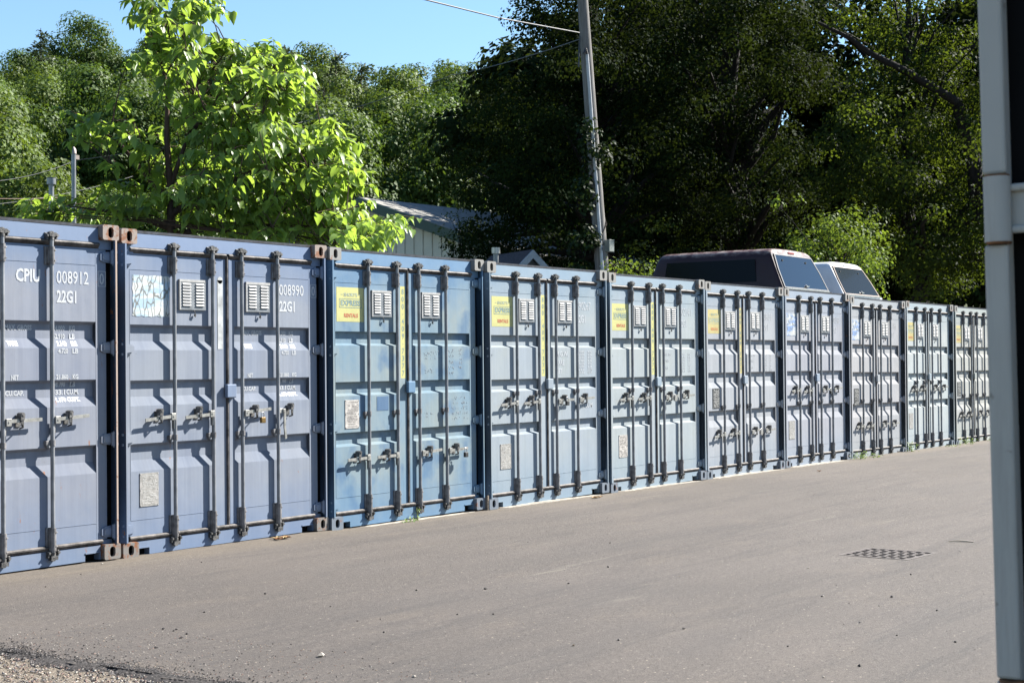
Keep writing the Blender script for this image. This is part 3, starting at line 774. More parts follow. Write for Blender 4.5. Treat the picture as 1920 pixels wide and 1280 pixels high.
                if i == 3:
                    for q, (wd) in enumerate(('M.G.W.', 'TARE', 'NET')): g(wd, 1.400, 1.40 + .042 * len(wd), 1.590 - q * .098, 1.650 - q * .098)
                    for q in range(8):
                        z = 1.655 - q * .0338; g(('30.480', '67.200', '2.250', '4.960', '28.230', '62.240', '33.2', '1.172')[q], 1.862, 2.000, z - .026, z); g(('KG', 'LB', 'KG', 'LB', 'KG', 'LB', 'CU.M', 'CU.F')[q], 2.075, 2.165, z - .026, z)
                    g('CU.CAP', 1.405, 1.60, 1.000, 1.040); g('33.2 CU.M', 1.86, 2.17, 1.000, 1.060)
                elif i in (4, 5):
                    for q in range(7):
                        z = 1.640 - q * .036; g(('30.480', '67.200', '2.250', '4.960', '28.230', '62.240', '33.2')[q], 1.862, 1.985, z - .024, z); g(('KG', 'LB', 'KG', 'LB', 'KG', 'LB', 'CU.M')[q], 2.055, 2.130, z - .024, z)
                    g('MAX. GW', 1.43, 1.60, 1.610, 1.640); g('TARE', 1.46, 1.55, 1.53, 1.56); g('NET', 1.46, 1.53, 1.44, 1.47)
            elif i == 2:
                r2 = random.Random(3)      # chipped remains of old lettering
                for (a, b, z0, z1, n_) in ((1.88, 1.97, 1.40, 1.68, 46), (2.06, 2.11, 1.46, 1.68, 30), (1.47, 1.75, 1.56, 1.64, 24), (1.48, 1.62, 1.42, 1.46, 16), (1.93, 2.20, .94, 1.20, 70), (1.47, 1.75, .98, 1.03, 14)):
                    for _ in range(n_):
                        x = r2.uniform(a, b); z = z0 + (z1 - z0) * (r2.randrange(5) + r2.random() * .45) / 5; wv, hv = r2.uniform(.002, .006), r2.uniform(.004, .016)
                        t.box(x, x + wv, f(z) - .0005, f(z) + .0015, z, z + hv)
            if t.v: t.build('box_outline' if i < 2 else 'chipped_lettering', kk.m, door, fix=False)

# padlocks hang on the right-hand door handles: things of their own
def padlock(i, x, z, kind, label):
    cx, cy, cz, _ = CON[i]; root = empty('padlock', (cx + x, cy, cz + z)); tag(root, label, 'padlock')
    y = YO - .078; mb = MB()
    if kind == 'disc': mb.tube([(0, y - .014, -.030), (0, y + .014, -.030)], .036, 20); mt = M['steel']
    else:
        mb.box(-.026, .026, y - .014, y + .014, -.075, -.025); mt = M['brass'] if kind == 'brass' else (M['black_plastic'] if kind == 'black' else M['steel'])
    mb.build('lock_body', mt, root, .005)
    mb = MB(); mb.tube([(-.017, y, -.030), (-.017, y, .004), (-.010, y + .004, .018), (.010, y + .004, .018), (.017, y, .004), (.017, y, -.030)], .0045, 8); mb.build('shackle', M['steel'], root)
padlock(1, 1.555, 1.085, 'brass', 'brass padlock hanging on the handle of the container marked 008990')
padlock(2, 2.060, .640, 'black', 'dark padlock on the outermost handle of the sky blue container')
padlock(3, 1.500, 1.125, 'black', 'black padlock on the handle of the container numbered 90267')
padlock(4, 1.560, 1.110, 'disc', 'round steel disc padlock on the container numbered 02141')
padlock(5, 1.600, .585, 'disc', 'round steel disc padlock on the low handles of the lavender grey container numbered 008653')
padlock(6, 1.610, 1.110, 'black', 'dark padlock on the handles of the container under the red truck cap')
padlock(8, 1.560, 1.095, 'steel', 'steel padlock on the handles of the container right of the white truck cap')

# pale concrete footings showing below some containers
for i, (x0, x1, lb) in enumerate(((2.9, 4.75, 'thin pale concrete slab edge under the sky blue container'), (5.15, 7.2, 'pale concrete slab edge under the container numbered 90267'), (7.62, 9.72, 'pale concrete slab edge under the container numbered 02141'),
                                  (10.05, 12.3, 'long pale concrete slab edge under the lavender grey container with an orange yellow sticker'), (12.6, 14.7, 'pale concrete slab edge under the container below the red truck cap'))):
    mb = MB(); n_ = 24; v = []
    for q in range(n_ + 1):
        x = x0 + (x1 - x0) * q / n_; y = -.035 + rnd.uniform(-.008, .008) + (.04 if q in (0, n_) else 0) + (.03 if i == 0 else 0); h = .006 + (.012 if i else .004) * math.sin(PI * min(1, q / n_ + .1)) + rnd.uniform(0, .003)
        v += [(x, y - .012, -.02), (x, y, h), (x, .32, h)]
    mb.add(v, [(3 * q + k, 3 * q + k + 1, 3 * q + k + 4, 3 * q + k + 3) for q in range(n_) for k in range(2)])
    tag(mb.build('concrete_slab', M['concrete']), lb, 'concrete slab', 'slab edges under the containers')
# weathered wooden packer blocks between castings
for (x, h, lb) in ((4.897, .16, 'wooden block wedged upright between the sky blue container and the next'),):
    mb = MB(); mb.box(-.016, .016, 0, .08, 0, h); tag(mb.build('wood_block', plain('weathered_wood', (.30, .25, .20, 1), .9, 0, .2, .3, 40, .5), None, .003, (x, -.02, 0)), lb, 'wood block')

# ------------------------------------------------------------------ near white container at the right edge
nx, ny = -6.0, -8.6585
root = empty('white_shipping_container', (nx, ny, .045), (0, -.0165, -PI / 2))
tag(root, 'shaded off white container corner with hinge, close by at the right edge', 'shipping container')
wm = NT('white_container_paint')
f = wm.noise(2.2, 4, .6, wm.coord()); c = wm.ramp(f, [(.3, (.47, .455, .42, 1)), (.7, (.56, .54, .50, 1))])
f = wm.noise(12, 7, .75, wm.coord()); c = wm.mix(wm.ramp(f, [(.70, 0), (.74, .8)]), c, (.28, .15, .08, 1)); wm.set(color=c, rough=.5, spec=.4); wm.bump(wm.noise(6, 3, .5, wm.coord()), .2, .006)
WMAT = wm.m
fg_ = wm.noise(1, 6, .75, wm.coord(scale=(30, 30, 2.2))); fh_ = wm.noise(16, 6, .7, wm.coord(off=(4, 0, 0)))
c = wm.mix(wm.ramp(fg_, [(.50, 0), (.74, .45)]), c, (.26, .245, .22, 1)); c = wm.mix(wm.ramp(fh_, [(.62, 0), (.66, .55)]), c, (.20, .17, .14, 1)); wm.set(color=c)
body_mesh(root, WMAT)
rust_line = plain('rust_line', (.28, .13, .06, 1), .8, 0, .2, .3, 60)
for (x0, x1) in ((0, .162), (CW - .162, CW)):
    for z0, z1 in ((CH - .118, CH), (0, .118)):
        mb = MB(); casting(mb, x0, x1, z0, z1); mb.build('corner_casting', [WMAT, M['dark']], root)
nh = (2.40, 1.689, .918, .20)
for s, x in ((1, 0), (-1, CW)):
    mb = MB(); X = lambda a, b: tuple(sorted((x + s * a, x + s * b)))
    mb.box(*X(.0, .034), .002, .030, .119, CH - .119); mb.box(*X(.0, .008), .030, .155, .119, CH - .119); mb.box(*X(.008, .155), .147, .155, .119, CH - .119)
    mb.build('corner_post', WMAT, root, .005)
mb = MB(); mb.box(.163, CW - .163, .05, .15, 2.452, 2.585); mb.box(.036, CW - .036, .05, .15, 2.38, 2.452); mb.build('header', WMAT, root)
mb = MB(); mb.box(.163, CW - .163, .05, .15, .004, .115); mb.build('sill', WMAT, root)
for side in (0, 1):
    d = MB(); x0, x1 = (.150, 1.20) if side == 0 else (1.212, CW - .088)
    P = profile('A'); v = []
    for z, y in P: v += [(x0, y + .03, z), (x1, y + .03, z)]
    d.add(v, [(2 * q, 2 * q + 1, 2 * q + 3, 2 * q + 2) for q in range(len(P) - 1)]); d.box(x0, x1, .134, .145, .155, 2.405)
    door = d.build('door', WMAT, root)
    for hz_ in nh:
        s = 1 if side == 0 else -1; xe = 0 if side == 0 else CW
        mb = MB(); p = xe + s * .021
        mb.tube([(p, -.006, hz_ - .050), (p, -.006, hz_ + .050)], .0205, 18)
        P2 = [(p, hz_ - .036), (p, hz_ + .036), (xe + s * .165, hz_ + .034), (xe + s * .165, hz_ - .034)]
        mb.prism(P2, 'y', .004, .026)
        a, b = sorted((p + s * .018, xe + s * .165)); mb.box(a, b, -.006, .004, hz_ + .026, hz_ + .038); mb.box(a, b, -.006, .004, hz_ - .038, hz_ - .026)
        mb.build('hinge', WMAT, door, .004)
        mb = MB()
        for q in (-1, 1): mb.tube([(p, -.004, hz_ + q * .0515 - .0015), (p, -.004, hz_ + q * .0515 + .0015)], .019, 18)
        mb.build('hinge_washer', rust_line, door)
    for a, b in zip((.02,) + tuple(reversed(nh)), tuple(reversed(nh)) + (2.60,)):
        s = 1 if side == 0 else -1; xe = 0 if side == 0 else CW; z0, z1 = a + (.054 if a > .1 else .10), b - (.054 if b < 2.5 else .13)
        if z1 - z0 > .15:
            mb = MB(); q0, q1 = sorted((xe - s * .001, xe + s * .036)); mb.box(q0, q1, -.010, .003, z0, z1); mb.build('post_cover', WMAT, root, .005)
for a, b in ((.012, .140), (CW - .086, CW - .012)): MB().box(a, b, .05, .148, .16, 2.38).build('door_seal', M['dark'], root)

# ------------------------------------------------------------------ truck caps standing on the container roofs
def truck_cap(name, label, x0, x1, y0, L, H, lean, mat, glass, side_glass=True, zbase=2.605, group=None):
    root = empty(name, ((x0 + x1) / 2, y0, zbase)); tag(root, label, 'truck cap')
    hw = (x1 - x0) / 2
    half = [(1.0, 0), (.975, .20), (.925, .52), (.885, .76), (.855, .87), (.80, .945), (.70, .985), (.45, 1.0)]
    prof = [(-a * hw, b * H) for a, b in half] + [(0, H * 1.01)] + [(a * hw, b * H) for a, b in reversed(half)]
    n = len(prof)
    secs = [(0.0, lean, 1.0), (.02, lean, 1.0), (.07, lean * .97, 1.0), (.5, lean * .5, 1.005), (L - .5, .12, 1.0), (L - .10, .16, .99), (L, .22, .96)]
    v = []
    for k, (ys0, ln, sc_) in enumerate(secs):
        for (x, z) in prof:
            q = sc_ if k else .985
            yy = ys0 + ln * (z / H) if k < 4 else ys0 - ln * (z / H)
            v.append((x * q, yy, z * (q if k else .985)))
    mb = MB()
    mb.add(v, [(k * n + i, k * n + i + 1, (k + 1) * n + i + 1, (k + 1) * n + i) for k in range(len(secs) - 1) for i in range(n - 1)], True)
    mb.add(v[:n], [tuple(range(n))]); mb.add(v[-n:], [tuple(range(n))])
    mb.box(-hw * 1.01, hw * 1.01, -.01, L, -.012, .028)
    mb.build('shell', mat, root, fix=True)
    # tilted rear window
    def P(x, z, off): return (x, lean * (z / H) - off, z)
    g = MB()
    def slab(pts, o1, o2, mi):
        a = [P(x, z, o1) for x, z in pts]; b = [P(x, z, o2) for x, z in pts]; k = len(pts)
        g.add(a, [tuple(range(k))], False, mi); g.add(a + b, [(i, (i + 1) % k, k + (i + 1) % k, k + i) for i in range(k)], False, mi)
    outer = [(-hw * .93, .045), (hw * .93, .045), (hw * .88, H * .5), (hw * .78, H * .86), (-hw * .78, H * .86), (-hw * .88, H * .5)]
    slab(outer, .014, .0, 0)
    g.build('rear_window', glass, root)
    fr_ = MB(); pa = [P(x, z, .018) for x, z in outer]; pb = [P(x * .965, .045 + (z - .045) * .955 + .012, .018) for x, z in outer]; k = len(outer)
    fr_.add(pa + pb, [(i, (i + 1) % k, k + (i + 1) % k, k + i) for i in range(k)])
    fr_.build('window_frame', M['black_plastic'] if 'red' in name or 'maroon' in name else M['rust_trim'], root)
    st = MB(); st.box(-hw * .9, hw * .9, -.022, .0, .022, .040); st.build('bottom_trim', M['steel'], root)
    hd = MB(); hd.tube([P(0, .085, .03), P(0, .085, .010)], [.02, .03], 14); hd.box(-.045, .045, lean * .085 / H - .045, lean * .085 / H - .028, .076, .094); hd.build('window_handle', M['steel'], root)
    for sx in (-.55, .42):
        q = MB(); q.tube([P(hw * sx, H * .72, .014), P(hw * sx, H * .72, .026)], .018, 10); q.build('window_hinge', M['black_plastic'], root)
    bl = MB(); bl.box(-.11, .11, lean * .93 - .012, lean * .93 + .02, H * .905, H * .945); bl.build('brake_light', M['brake'] if side_glass else mat, root, .004)
    if side_glass:
        for s in (-1, 1):
            q = MB(); z0, z1 = H * .22, H * .74
            def S_(y, z): return (s * hw * (1.0 - .125 * (z / H)) * 1.004 + s * .004, y, z)
            pts = [S_(.45, z0), (S_(L - .35, z0)), S_(L - .38, z1), S_(.50, z1)]
            inn = [(p[0] - s * .008, p[1], p[2]) for p in pts]
            q.add(pts + inn, [(0, 1, 2, 3), (0, 4, 5, 1), (1, 5, 6, 2), (2, 6, 7, 3), (3, 7, 4, 0)])
            q.build('side_window', M['side_glass'], root)
    return root
k = NT('maroon_clearcoat'); f = k.noise(7, 6, .7, k.coord(scale=(1, 1, 2)))
sp = k.n('ShaderNodeSeparateXYZ'); k.l(k.coord(), sp.inputs[0])
top = k.ramp(k.math('ADD', sp.outputs[2], k.math('MULTIPLY', f, .10)), [(.60, 0), (.66, 1)])
k.set(color=k.mix(top, (.020, .004, .006, 1), k.mix(k.ramp(f, [(.45, 0), (.65, 1)]), (.12, .055, .045, 1), (.36, .30, .27, 1))), rough=k.ramp(f, [(.4, .4), (.7, .6)]), spec=.3)
k.set(**{'Coat Weight': .12, 'Coat Roughness': .2}); M['maroon'] = k.m
k = NT('tinted_glass'); k.set(color=(.008, .009, .010, 1), rough=.05, spec=.5); M['glass'] = k.m
k = NT('side_glass'); k.set(color=(.004, .005, .006, 1), rough=.2, spec=.12); M['side_glass'] = k.m
k = NT('dusty_glass'); k.set(color=(.016, .016, .011, 1), rough=.12, spec=.06); M['glass_dusty'] = k.m
k = NT('brake_lens'); k.set(color=(.35, .03, .02, 1), rough=.2, spec=.6); M['brake'] = k.m
M['rust_trim'] = plain('brown_trim', (.16, .09, .06, 1), .6)
M['cap_white'] = plain('white_fibreglass', (.80, .81, .82, 1), .35, 0, .5, .05, 5)
truck_cap('red_truck_cap', 'dark maroon pickup truck cap with faded roof, upside on the container roofs', 13.06, 14.84, .33, 2.38, .655, .30, M['maroon'], M['glass'])
roots_cap = truck_cap('white_truck_cap', 'white pickup truck cap with dusty rear window, behind the maroon one', 15.78, 17.42, .48, 2.3, .60, .34, M['cap_white'], M['glass_dusty'], False)
for o in bpy.data.objects:
    if o.name == 'red_truck_cap': o['label'] = 'dark maroon pickup truck cap with peeling roof, standing on a container roof'; o.name = 'truck_cap'
    if o.name == 'white_truck_cap': o.name = 'truck_cap'

# ------------------------------------------------------------------ foliage tools
def leaf_mat(name, c, trans, var=.35, rough=.42, spec=.4, tw=.35):
    k = NT(name)
    at = k.n('ShaderNodeAttribute'); at.attribute_name = 'leafvar'
    c0 = tuple(x * (1 - var) for x in c) + (1,); c1 = tuple(min(1, x * (1 + var)) for x in c) + (1,)
    col = k.ramp(at.outputs['Fac'], [(0, c0), (1, c1)])
    k.set(color=col, rough=rough, spec=spec)
    tr = k.n('ShaderNodeBsdfTranslucent'); tc = k.ramp(at.outputs['Fac'], [(0, tuple(x * (1 - var) for x in trans) + (1,)), (1, tuple(trans) + (1,))]); k.l(tc, tr.inputs[0])
    mx = k.n('ShaderNodeMixShader'); mx.inputs[0].default_value = tw
    k.l(k.p.outputs[0], mx.inputs[1]); k.l(tr.outputs[0], mx.inputs[2]); k.l(mx.outputs[0], k.o.inputs[0])
    return k.m
def bark(name, c):
    k = NT(name); f = k.noise(1, 6, .7, k.coord(scale=(14, 14, 2.2))); k.set(color=k.ramp(f, [(.35, tuple(x * .5 for x in c) + (1,)), (.65, tuple(c) + (1,))]), rough=.9, spec=.2); k.bump(f, .6, .02); return k.m
M['bark'] = bark('bark_brown', (.10, .08, .065)); M['bark_dark'] = bark('bark_dark', (.028, .023, .020)); M['bark_red'] = bark('bark_young', (.12, .075, .055))

def leaves(name, pos, nrm, up, size, mat, parent, shape='quad', vary=None, asp=.55, droop=0.25):
    """many leaves as one mesh. pos (n,3), nrm face direction, up = direction of the leaf's tip"""
    n = len(pos); nrm = nrm / (np.linalg.norm(nrm, axis=1, keepdims=True) + 1e-9)
    t = up - nrm * (up * nrm).sum(1, keepdims=True); t /= (np.linalg.norm(t, axis=1, keepdims=True) + 1e-9); s = np.cross(t, nrm)
    size = np.broadcast_to(size, (n,))[:, None]
    if shape == 'quad':   # small folded lozenge
        L = [(0, 0, 0), (.45, asp, .10), (1, 0, -.05), (.45, -asp, .10)]; F = [(0, 1, 2), (0, 2, 3)]
    elif shape == 'cluster':  # ragged many-pointed tuft for distant crowns
        L = [(0, 0, 0), (.35, .5, .12), (1, .12, -.1), (.55, -.10, .1), (.9, -.55, -.05), (.2, -.45, .1)]; F = [(0, 1, 2), (0, 2, 3), (0, 3, 4), (0, 4, 5)]
    else:   # big heart-shaped drooping leaf, folded at the midrib
        L = [(0, 0, 0), (-.09, .24, .05), (.16, .33, .12), (.50, .29, .06), (.80, .13, -.12), (1.05, 0, -.24), (.80, -.13, -.12), (.50, -.29, .06), (.16, -.33, .12), (-.09, -.24, .05), (.30, 0, -.03), (.62, 0, -.10)]
        F = [(0, 1, 2, 10), (10, 2, 3, 11), (11, 3, 4, 5), (0, 10, 8, 9), (10, 11, 7, 8), (11, 5, 6, 7)]
    L = np.array(L, float); m_ = len(L)
    V = pos[:, None, :] + size[:, None] * (L[None, :, 0:1] * t[:, None, :] + L[None, :, 1:2] * s[:, None, :] + L[None, :, 2:3] * nrm[:, None, :])
    V = V.reshape(-1, 3); me = bpy.data.meshes.new(name)
    fl = np.array([len(f) for f in F]); nf = len(F); tot = int(fl.sum())
    idx = np.concatenate([np.array(f) for f in F])
    loops = (idx[None, :] + (np.arange(n) * m_)[:, None]).reshape(-1)
    me.vertices.add(len(V)); me.vertices.foreach_set('co', V.astype(np.float32).ravel())
    me.loops.add(len(loops)); me.loops.foreach_set('vertex_index', loops.astype(np.int32))
    me.polygons.add(n * nf)
    st = np.concatenate([[0], np.cumsum(fl)[:-1]])
    me.polygons.foreach_set('loop_start', ((np.arange(n) * tot)[:, None] + st[None, :]).reshape(-1).astype(np.int32))
    if shape == 'heart': me.polygons.foreach_set('use_smooth', np.ones(n * nf, bool))
    me.update(calc_edges=True); me.validate()
    at = me.attributes.new('leafvar', 'FLOAT', 'POINT')
    vv = rng.random(n) if vary is None else vary
    at.data.foreach_set('value', np.repeat(vv, m_).astype(np.float32))
    me.materials.append(mat)
    return link(name, me, parent)
def unit(n):
    v = rng.normal(size=(n, 3)); return v / np.linalg.norm(v, axis=1, keepdims=True)
def clumps_to_leaves(C, R, per, jitter=.25, flat=.75):
    """leaves spread over the outer part of every clump; normals outward and up"""
    P = []; N = []; Vv = []
    for c, r in zip(C, R):
        k = max(6, int(per * r * r)); u = unit(k); u[:, 2] *= flat
        rad = r * (1 - rng.random(k) ** 2.4 * .7)
        P.append(c + u * rad[:, None]); N.append(u * 1.0 + np.array([0, 0, .45]) + rng.normal(size=(k, 3)) * .30)
        b = rng.random(); Vv.append(np.clip(b * .75 + rng.random(k) * .35, 0, 1))
    return np.concatenate(P), np.concatenate(N), np.concatenate(Vv)
def limbs(mb, base, top, targets, r0, wob=.25, n=9, seed=1, start=.35):
    """tapered trunk with limbs reaching to the targets"""
    r = random.Random(seed); base = Vector(base); top = Vector(top); pts = []; K = 9
    for k in range(K + 1):
        t = k / K; p = base.lerp(top, t) + Vector((r.uniform(-1, 1), r.uniform(-1, 1), 0)) * wob * (t * (1 - t) * 2)
        pts.append(p)
    rr = [r0 * (1.25 if k == 0 else 1) * (1 - .82 * (k / K)) for k in range(K + 1)]
    mb.tube(pts, rr, n)
    H = (top - base).length
    for tg in targets:
        tg = Vector(tg); hz_ = (tg - base).length
        t = min(.93, max(start, (tg.z - base.z) / max(.1, (top.z - base.z)) - .18 - r.random() * .12))
        k = min(K - 1, int(t * K)); p0 = pts[k].lerp(pts[k + 1], t * K - k)
        d = tg - p0; mid = p0 + d * .5 + Vector((r.uniform(-.1, .1), r.uniform(-.1, .1), .10)) * d.length
        q = r0 * (1 - .82 * t) * .5
        mb.tube([p0, p0 + d * .25 + Vector((0, 0, .04 * d.length)), mid, tg], [q, q * .75, q * .5, q * .14], 6)

# ---- the young big-leaved tree right behind the row
AT = 22.5
def T(px, py, da=0.0):
    return np.array(PX(AT + da, px, py))
tree = empty('broadleaf_tree', tuple(PX(AT, 322))); tag(tree, 'young bright green tree with big drooping heart shaped leaves behind the first containers', 'tree')
base = Vector(PX(AT, 326)); 
# crown regions: centre px, py, half width, half height, number of sprays
REG = [(300, 15, 62, 42, 26), (378, 20, 40, 36, 18), (300, 95, 52, 36, 18), (340, 115, 54, 40, 20), (440, 120, 46, 50, 22), (520, 120, 55, 42, 26), (548, 175, 42, 40, 18), (480, 195, 62, 36, 20),
       (390, 205, 60, 34, 20), (228, 185, 14, 16, 3), (205, 248, 62, 26, 13), (150, 242, 34, 30, 10), (268, 262, 36, 36, 9), (405, 275, 66, 36, 24), (510, 268, 74, 40, 32), (590, 285, 72, 50, 38), (650, 330, 45, 38, 18),
       (330, 330, 60, 34, 18), (440, 350, 86, 38, 34), (570, 362, 80, 38, 34), (640, 395, 60, 40, 26), (690, 430, 45, 26, 16), (738, 425, 22, 22, 8), (310, 388, 66, 34, 20), (215, 345, 40, 36, 7), (200, 398, 60, 26, 11), (95, 388, 44, 22, 7), (60, 400, 24, 18, 3), (420, 415, 105, 28, 34), (570, 430, 110, 30, 38), (650, 450, 80, 24, 22)]
S0 = []
for (x, y, wx, wy, nn) in REG:
    for _ in range(int(nn * (.80 if y < 240 else .86) + .5)):
        t = rnd.uniform(0, 2 * PI); q = math.sqrt(rnd.random())
        dz = rnd.gauss(0, .65) * min(1.0, .35 + wx / 90)
        if abs(x + math.cos(t) * q * wx - 322) < 26 and 165 < y < 345: dz = abs(dz) + .3
        S0.append(T(x + math.cos(t) * q * wx, y + math.sin(t) * q * wy - 6, dz))
S0 = np.array(S0)
P = []; N = []; U = []; SZ = []; VV = []; TW = []
ctr = np.array([base.x, base.y, 0])
for c in S0:
    k = rnd.randint(9, 15); out = c - ctr; out[2] = 0; out = out / (np.linalg.norm(out) + .4)
    d = out * rnd.uniform(.4, 1.0) + rng.normal(size=3) * .55; d[2] = rnd.uniform(-.15, .55); d = d / (np.linalg.norm(d) + .1)
    L = rnd.uniform(.35, .75); b = rnd.random(); sd = np.cross(d, [0, 0, 1]); sd = sd / (np.linalg.norm(sd) + 1e-6)
    q0 = c - d * L * .6
    TW.append((q0, q0 + d * L * .55 + np.array([0, 0, .03]), q0 + d * L + np.array([0, 0, -.10 * L])))
    for j in range(k):
        t = (j + .5) / k; sg = 1 if j % 2 else -1
        p = q0 + d * L * t + np.array([0, 0, -.10 * L * t * t]) + sd * sg * rnd.uniform(.01, .06) + rng.normal(size=3) * .025
        side = sd * sg * rnd.uniform(.5, 1.0) + d * rnd.uniform(.1, .8) + rng.normal(size=3) * .22; side[2] = 0
        drop = rnd.uniform(.35, 1.5)
        tip = side + np.array([0, 0, -drop])
        nn = side * drop * rnd.uniform(.5, 1.1) + np.array([0, 0, 1.0]) + rng.normal(size=3) * .32
        P.append(p); N.append(nn); U.append(tip); SZ.append(rnd.uniform(.11, .205) * (.75 if t > .85 else 1)); VV.append(min(1, max(0, b * .5 + rnd.random() * .5 + (.2 if t > .8 else 0))))
LM = leaf_mat('young_leaf', (.185, .280, .068), (.46, .66, .075), .34, .42, .42, .50)
o = leaves('crown', np.array(P) - np.array(tree.location), np.array(N), np.array(U), np.array(SZ), LM, tree, 'heart', np.array(VV))
mb = MB(); off = Vector(tree.location)
tops = [T(312, 60), T(318, 180), T(312, 262)]
def sub(v): return Vector(v) - off
mb.tube([sub(PX(AT, 328)), sub(T(322, 420)), sub(T(320, 340)), sub(T(314, 260)), sub(T(316, 170)), sub(T(300, 90)), sub(T(302, 20))], [.085, .062, .052, .042, .030, .020, .008], 10)
mb.tube([sub(T(321, 350)), sub(T(345, 280)), sub(T(372, 210)), sub(T(400, 130)), sub(T(430, 90))], [.036, .030, .024, .016, .006], 8)
mb.tube([sub(T(322, 400)), sub(T(420, 345)), sub(T(500, 310)), sub(T(600, 265))], [.055, .04, .03, .01], 8)
mb.tube([sub(T(322, 380)), sub(T(268, 320)), sub(T(220, 262)), sub(T(150, 225))], [.045, .035, .022, .008], 8)
mb.tube([sub(T(324, 440)), sub(T(430, 420)), sub(T(560, 425)), sub(T(735, 425))], [.05, .04, .03, .01], 8)
mb.tube([sub(T(324, 430)), sub(T(240, 400)), sub(T(120, 385))], [.045, .03, .008], 8)
mb.tube([sub(T(360, 240)), sub(T(450, 190)), sub(T(530, 110))], [.034, .024, .008], 8)
for q in TW: mb.tube([sub(x) for x in q], [.007, .005, .002], 4)
for j in range(0, len(S0), 2):
    c = TW[j][0]
    near = min(range(len(S0)), key=lambda q: np.linalg.norm(S0[q] - c) if q != j and S0[q][2] < c[2] - .2 else 9)
    mb.tube([sub(S0[near]), sub((S0[near] + c) / 2 + np.array([0, 0, .05])), sub(c)], [.012, .009, .006], 4)
mb.build('trunk', M['bark_red'], tree)

# ---- big dark trees on the right
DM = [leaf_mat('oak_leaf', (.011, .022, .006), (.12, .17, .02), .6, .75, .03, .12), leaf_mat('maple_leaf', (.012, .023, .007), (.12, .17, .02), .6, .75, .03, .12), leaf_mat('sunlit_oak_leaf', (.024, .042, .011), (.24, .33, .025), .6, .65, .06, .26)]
def big_tree(name, label, a, px, regs, r0, mat, leaf=.088, per=520, group='tall dark trees behind the containers', topz=None, depth=2.6, bk=None, asp=.34, dens=.66, flat=.5):
    bx = PX(a, px); root = empty(name, bx); tag(root, label, 'tree', group)
    C = []; R = []
    for (x, y, wx, wy, nn, rr) in regs:
        for _ in range(max(3, int(nn * dens))):
            t = rnd.uniform(0, 2 * PI); q = math.sqrt(rnd.random())
            C.append(np.array(PX(a + rnd.gauss(0, depth * .55), x + math.cos(t) * q * wx, y + math.sin(t) * q * wy))); R.append(rr * rnd.uniform(.5, 1.05))
    C = np.array(C); off = np.array(bx)
    P, N, V = clumps_to_leaves(C - off, R, per, flat=flat)
    leaves('crown', P, N, N * .0 + unit(len(P)) + np.array([0, 0, -.3]), rng.uniform(.7, 1.3, len(P)) * leaf, mat, root, 'quad', V, asp)
    mb = MB(); zt = max(C[:, 2]) - .5
    sel = [C[i] - off for i in rng.choice(len(C), min(len(C), 34), replace=False)]
    limbs(mb, (0, 0, 0), (rnd.uniform(-.5, .5), rnd.uniform(-.5, .5), zt), sel, r0, .7, 10, int(px))
    mb.build('trunk', bk or M['bark_dark'], root)
    return root
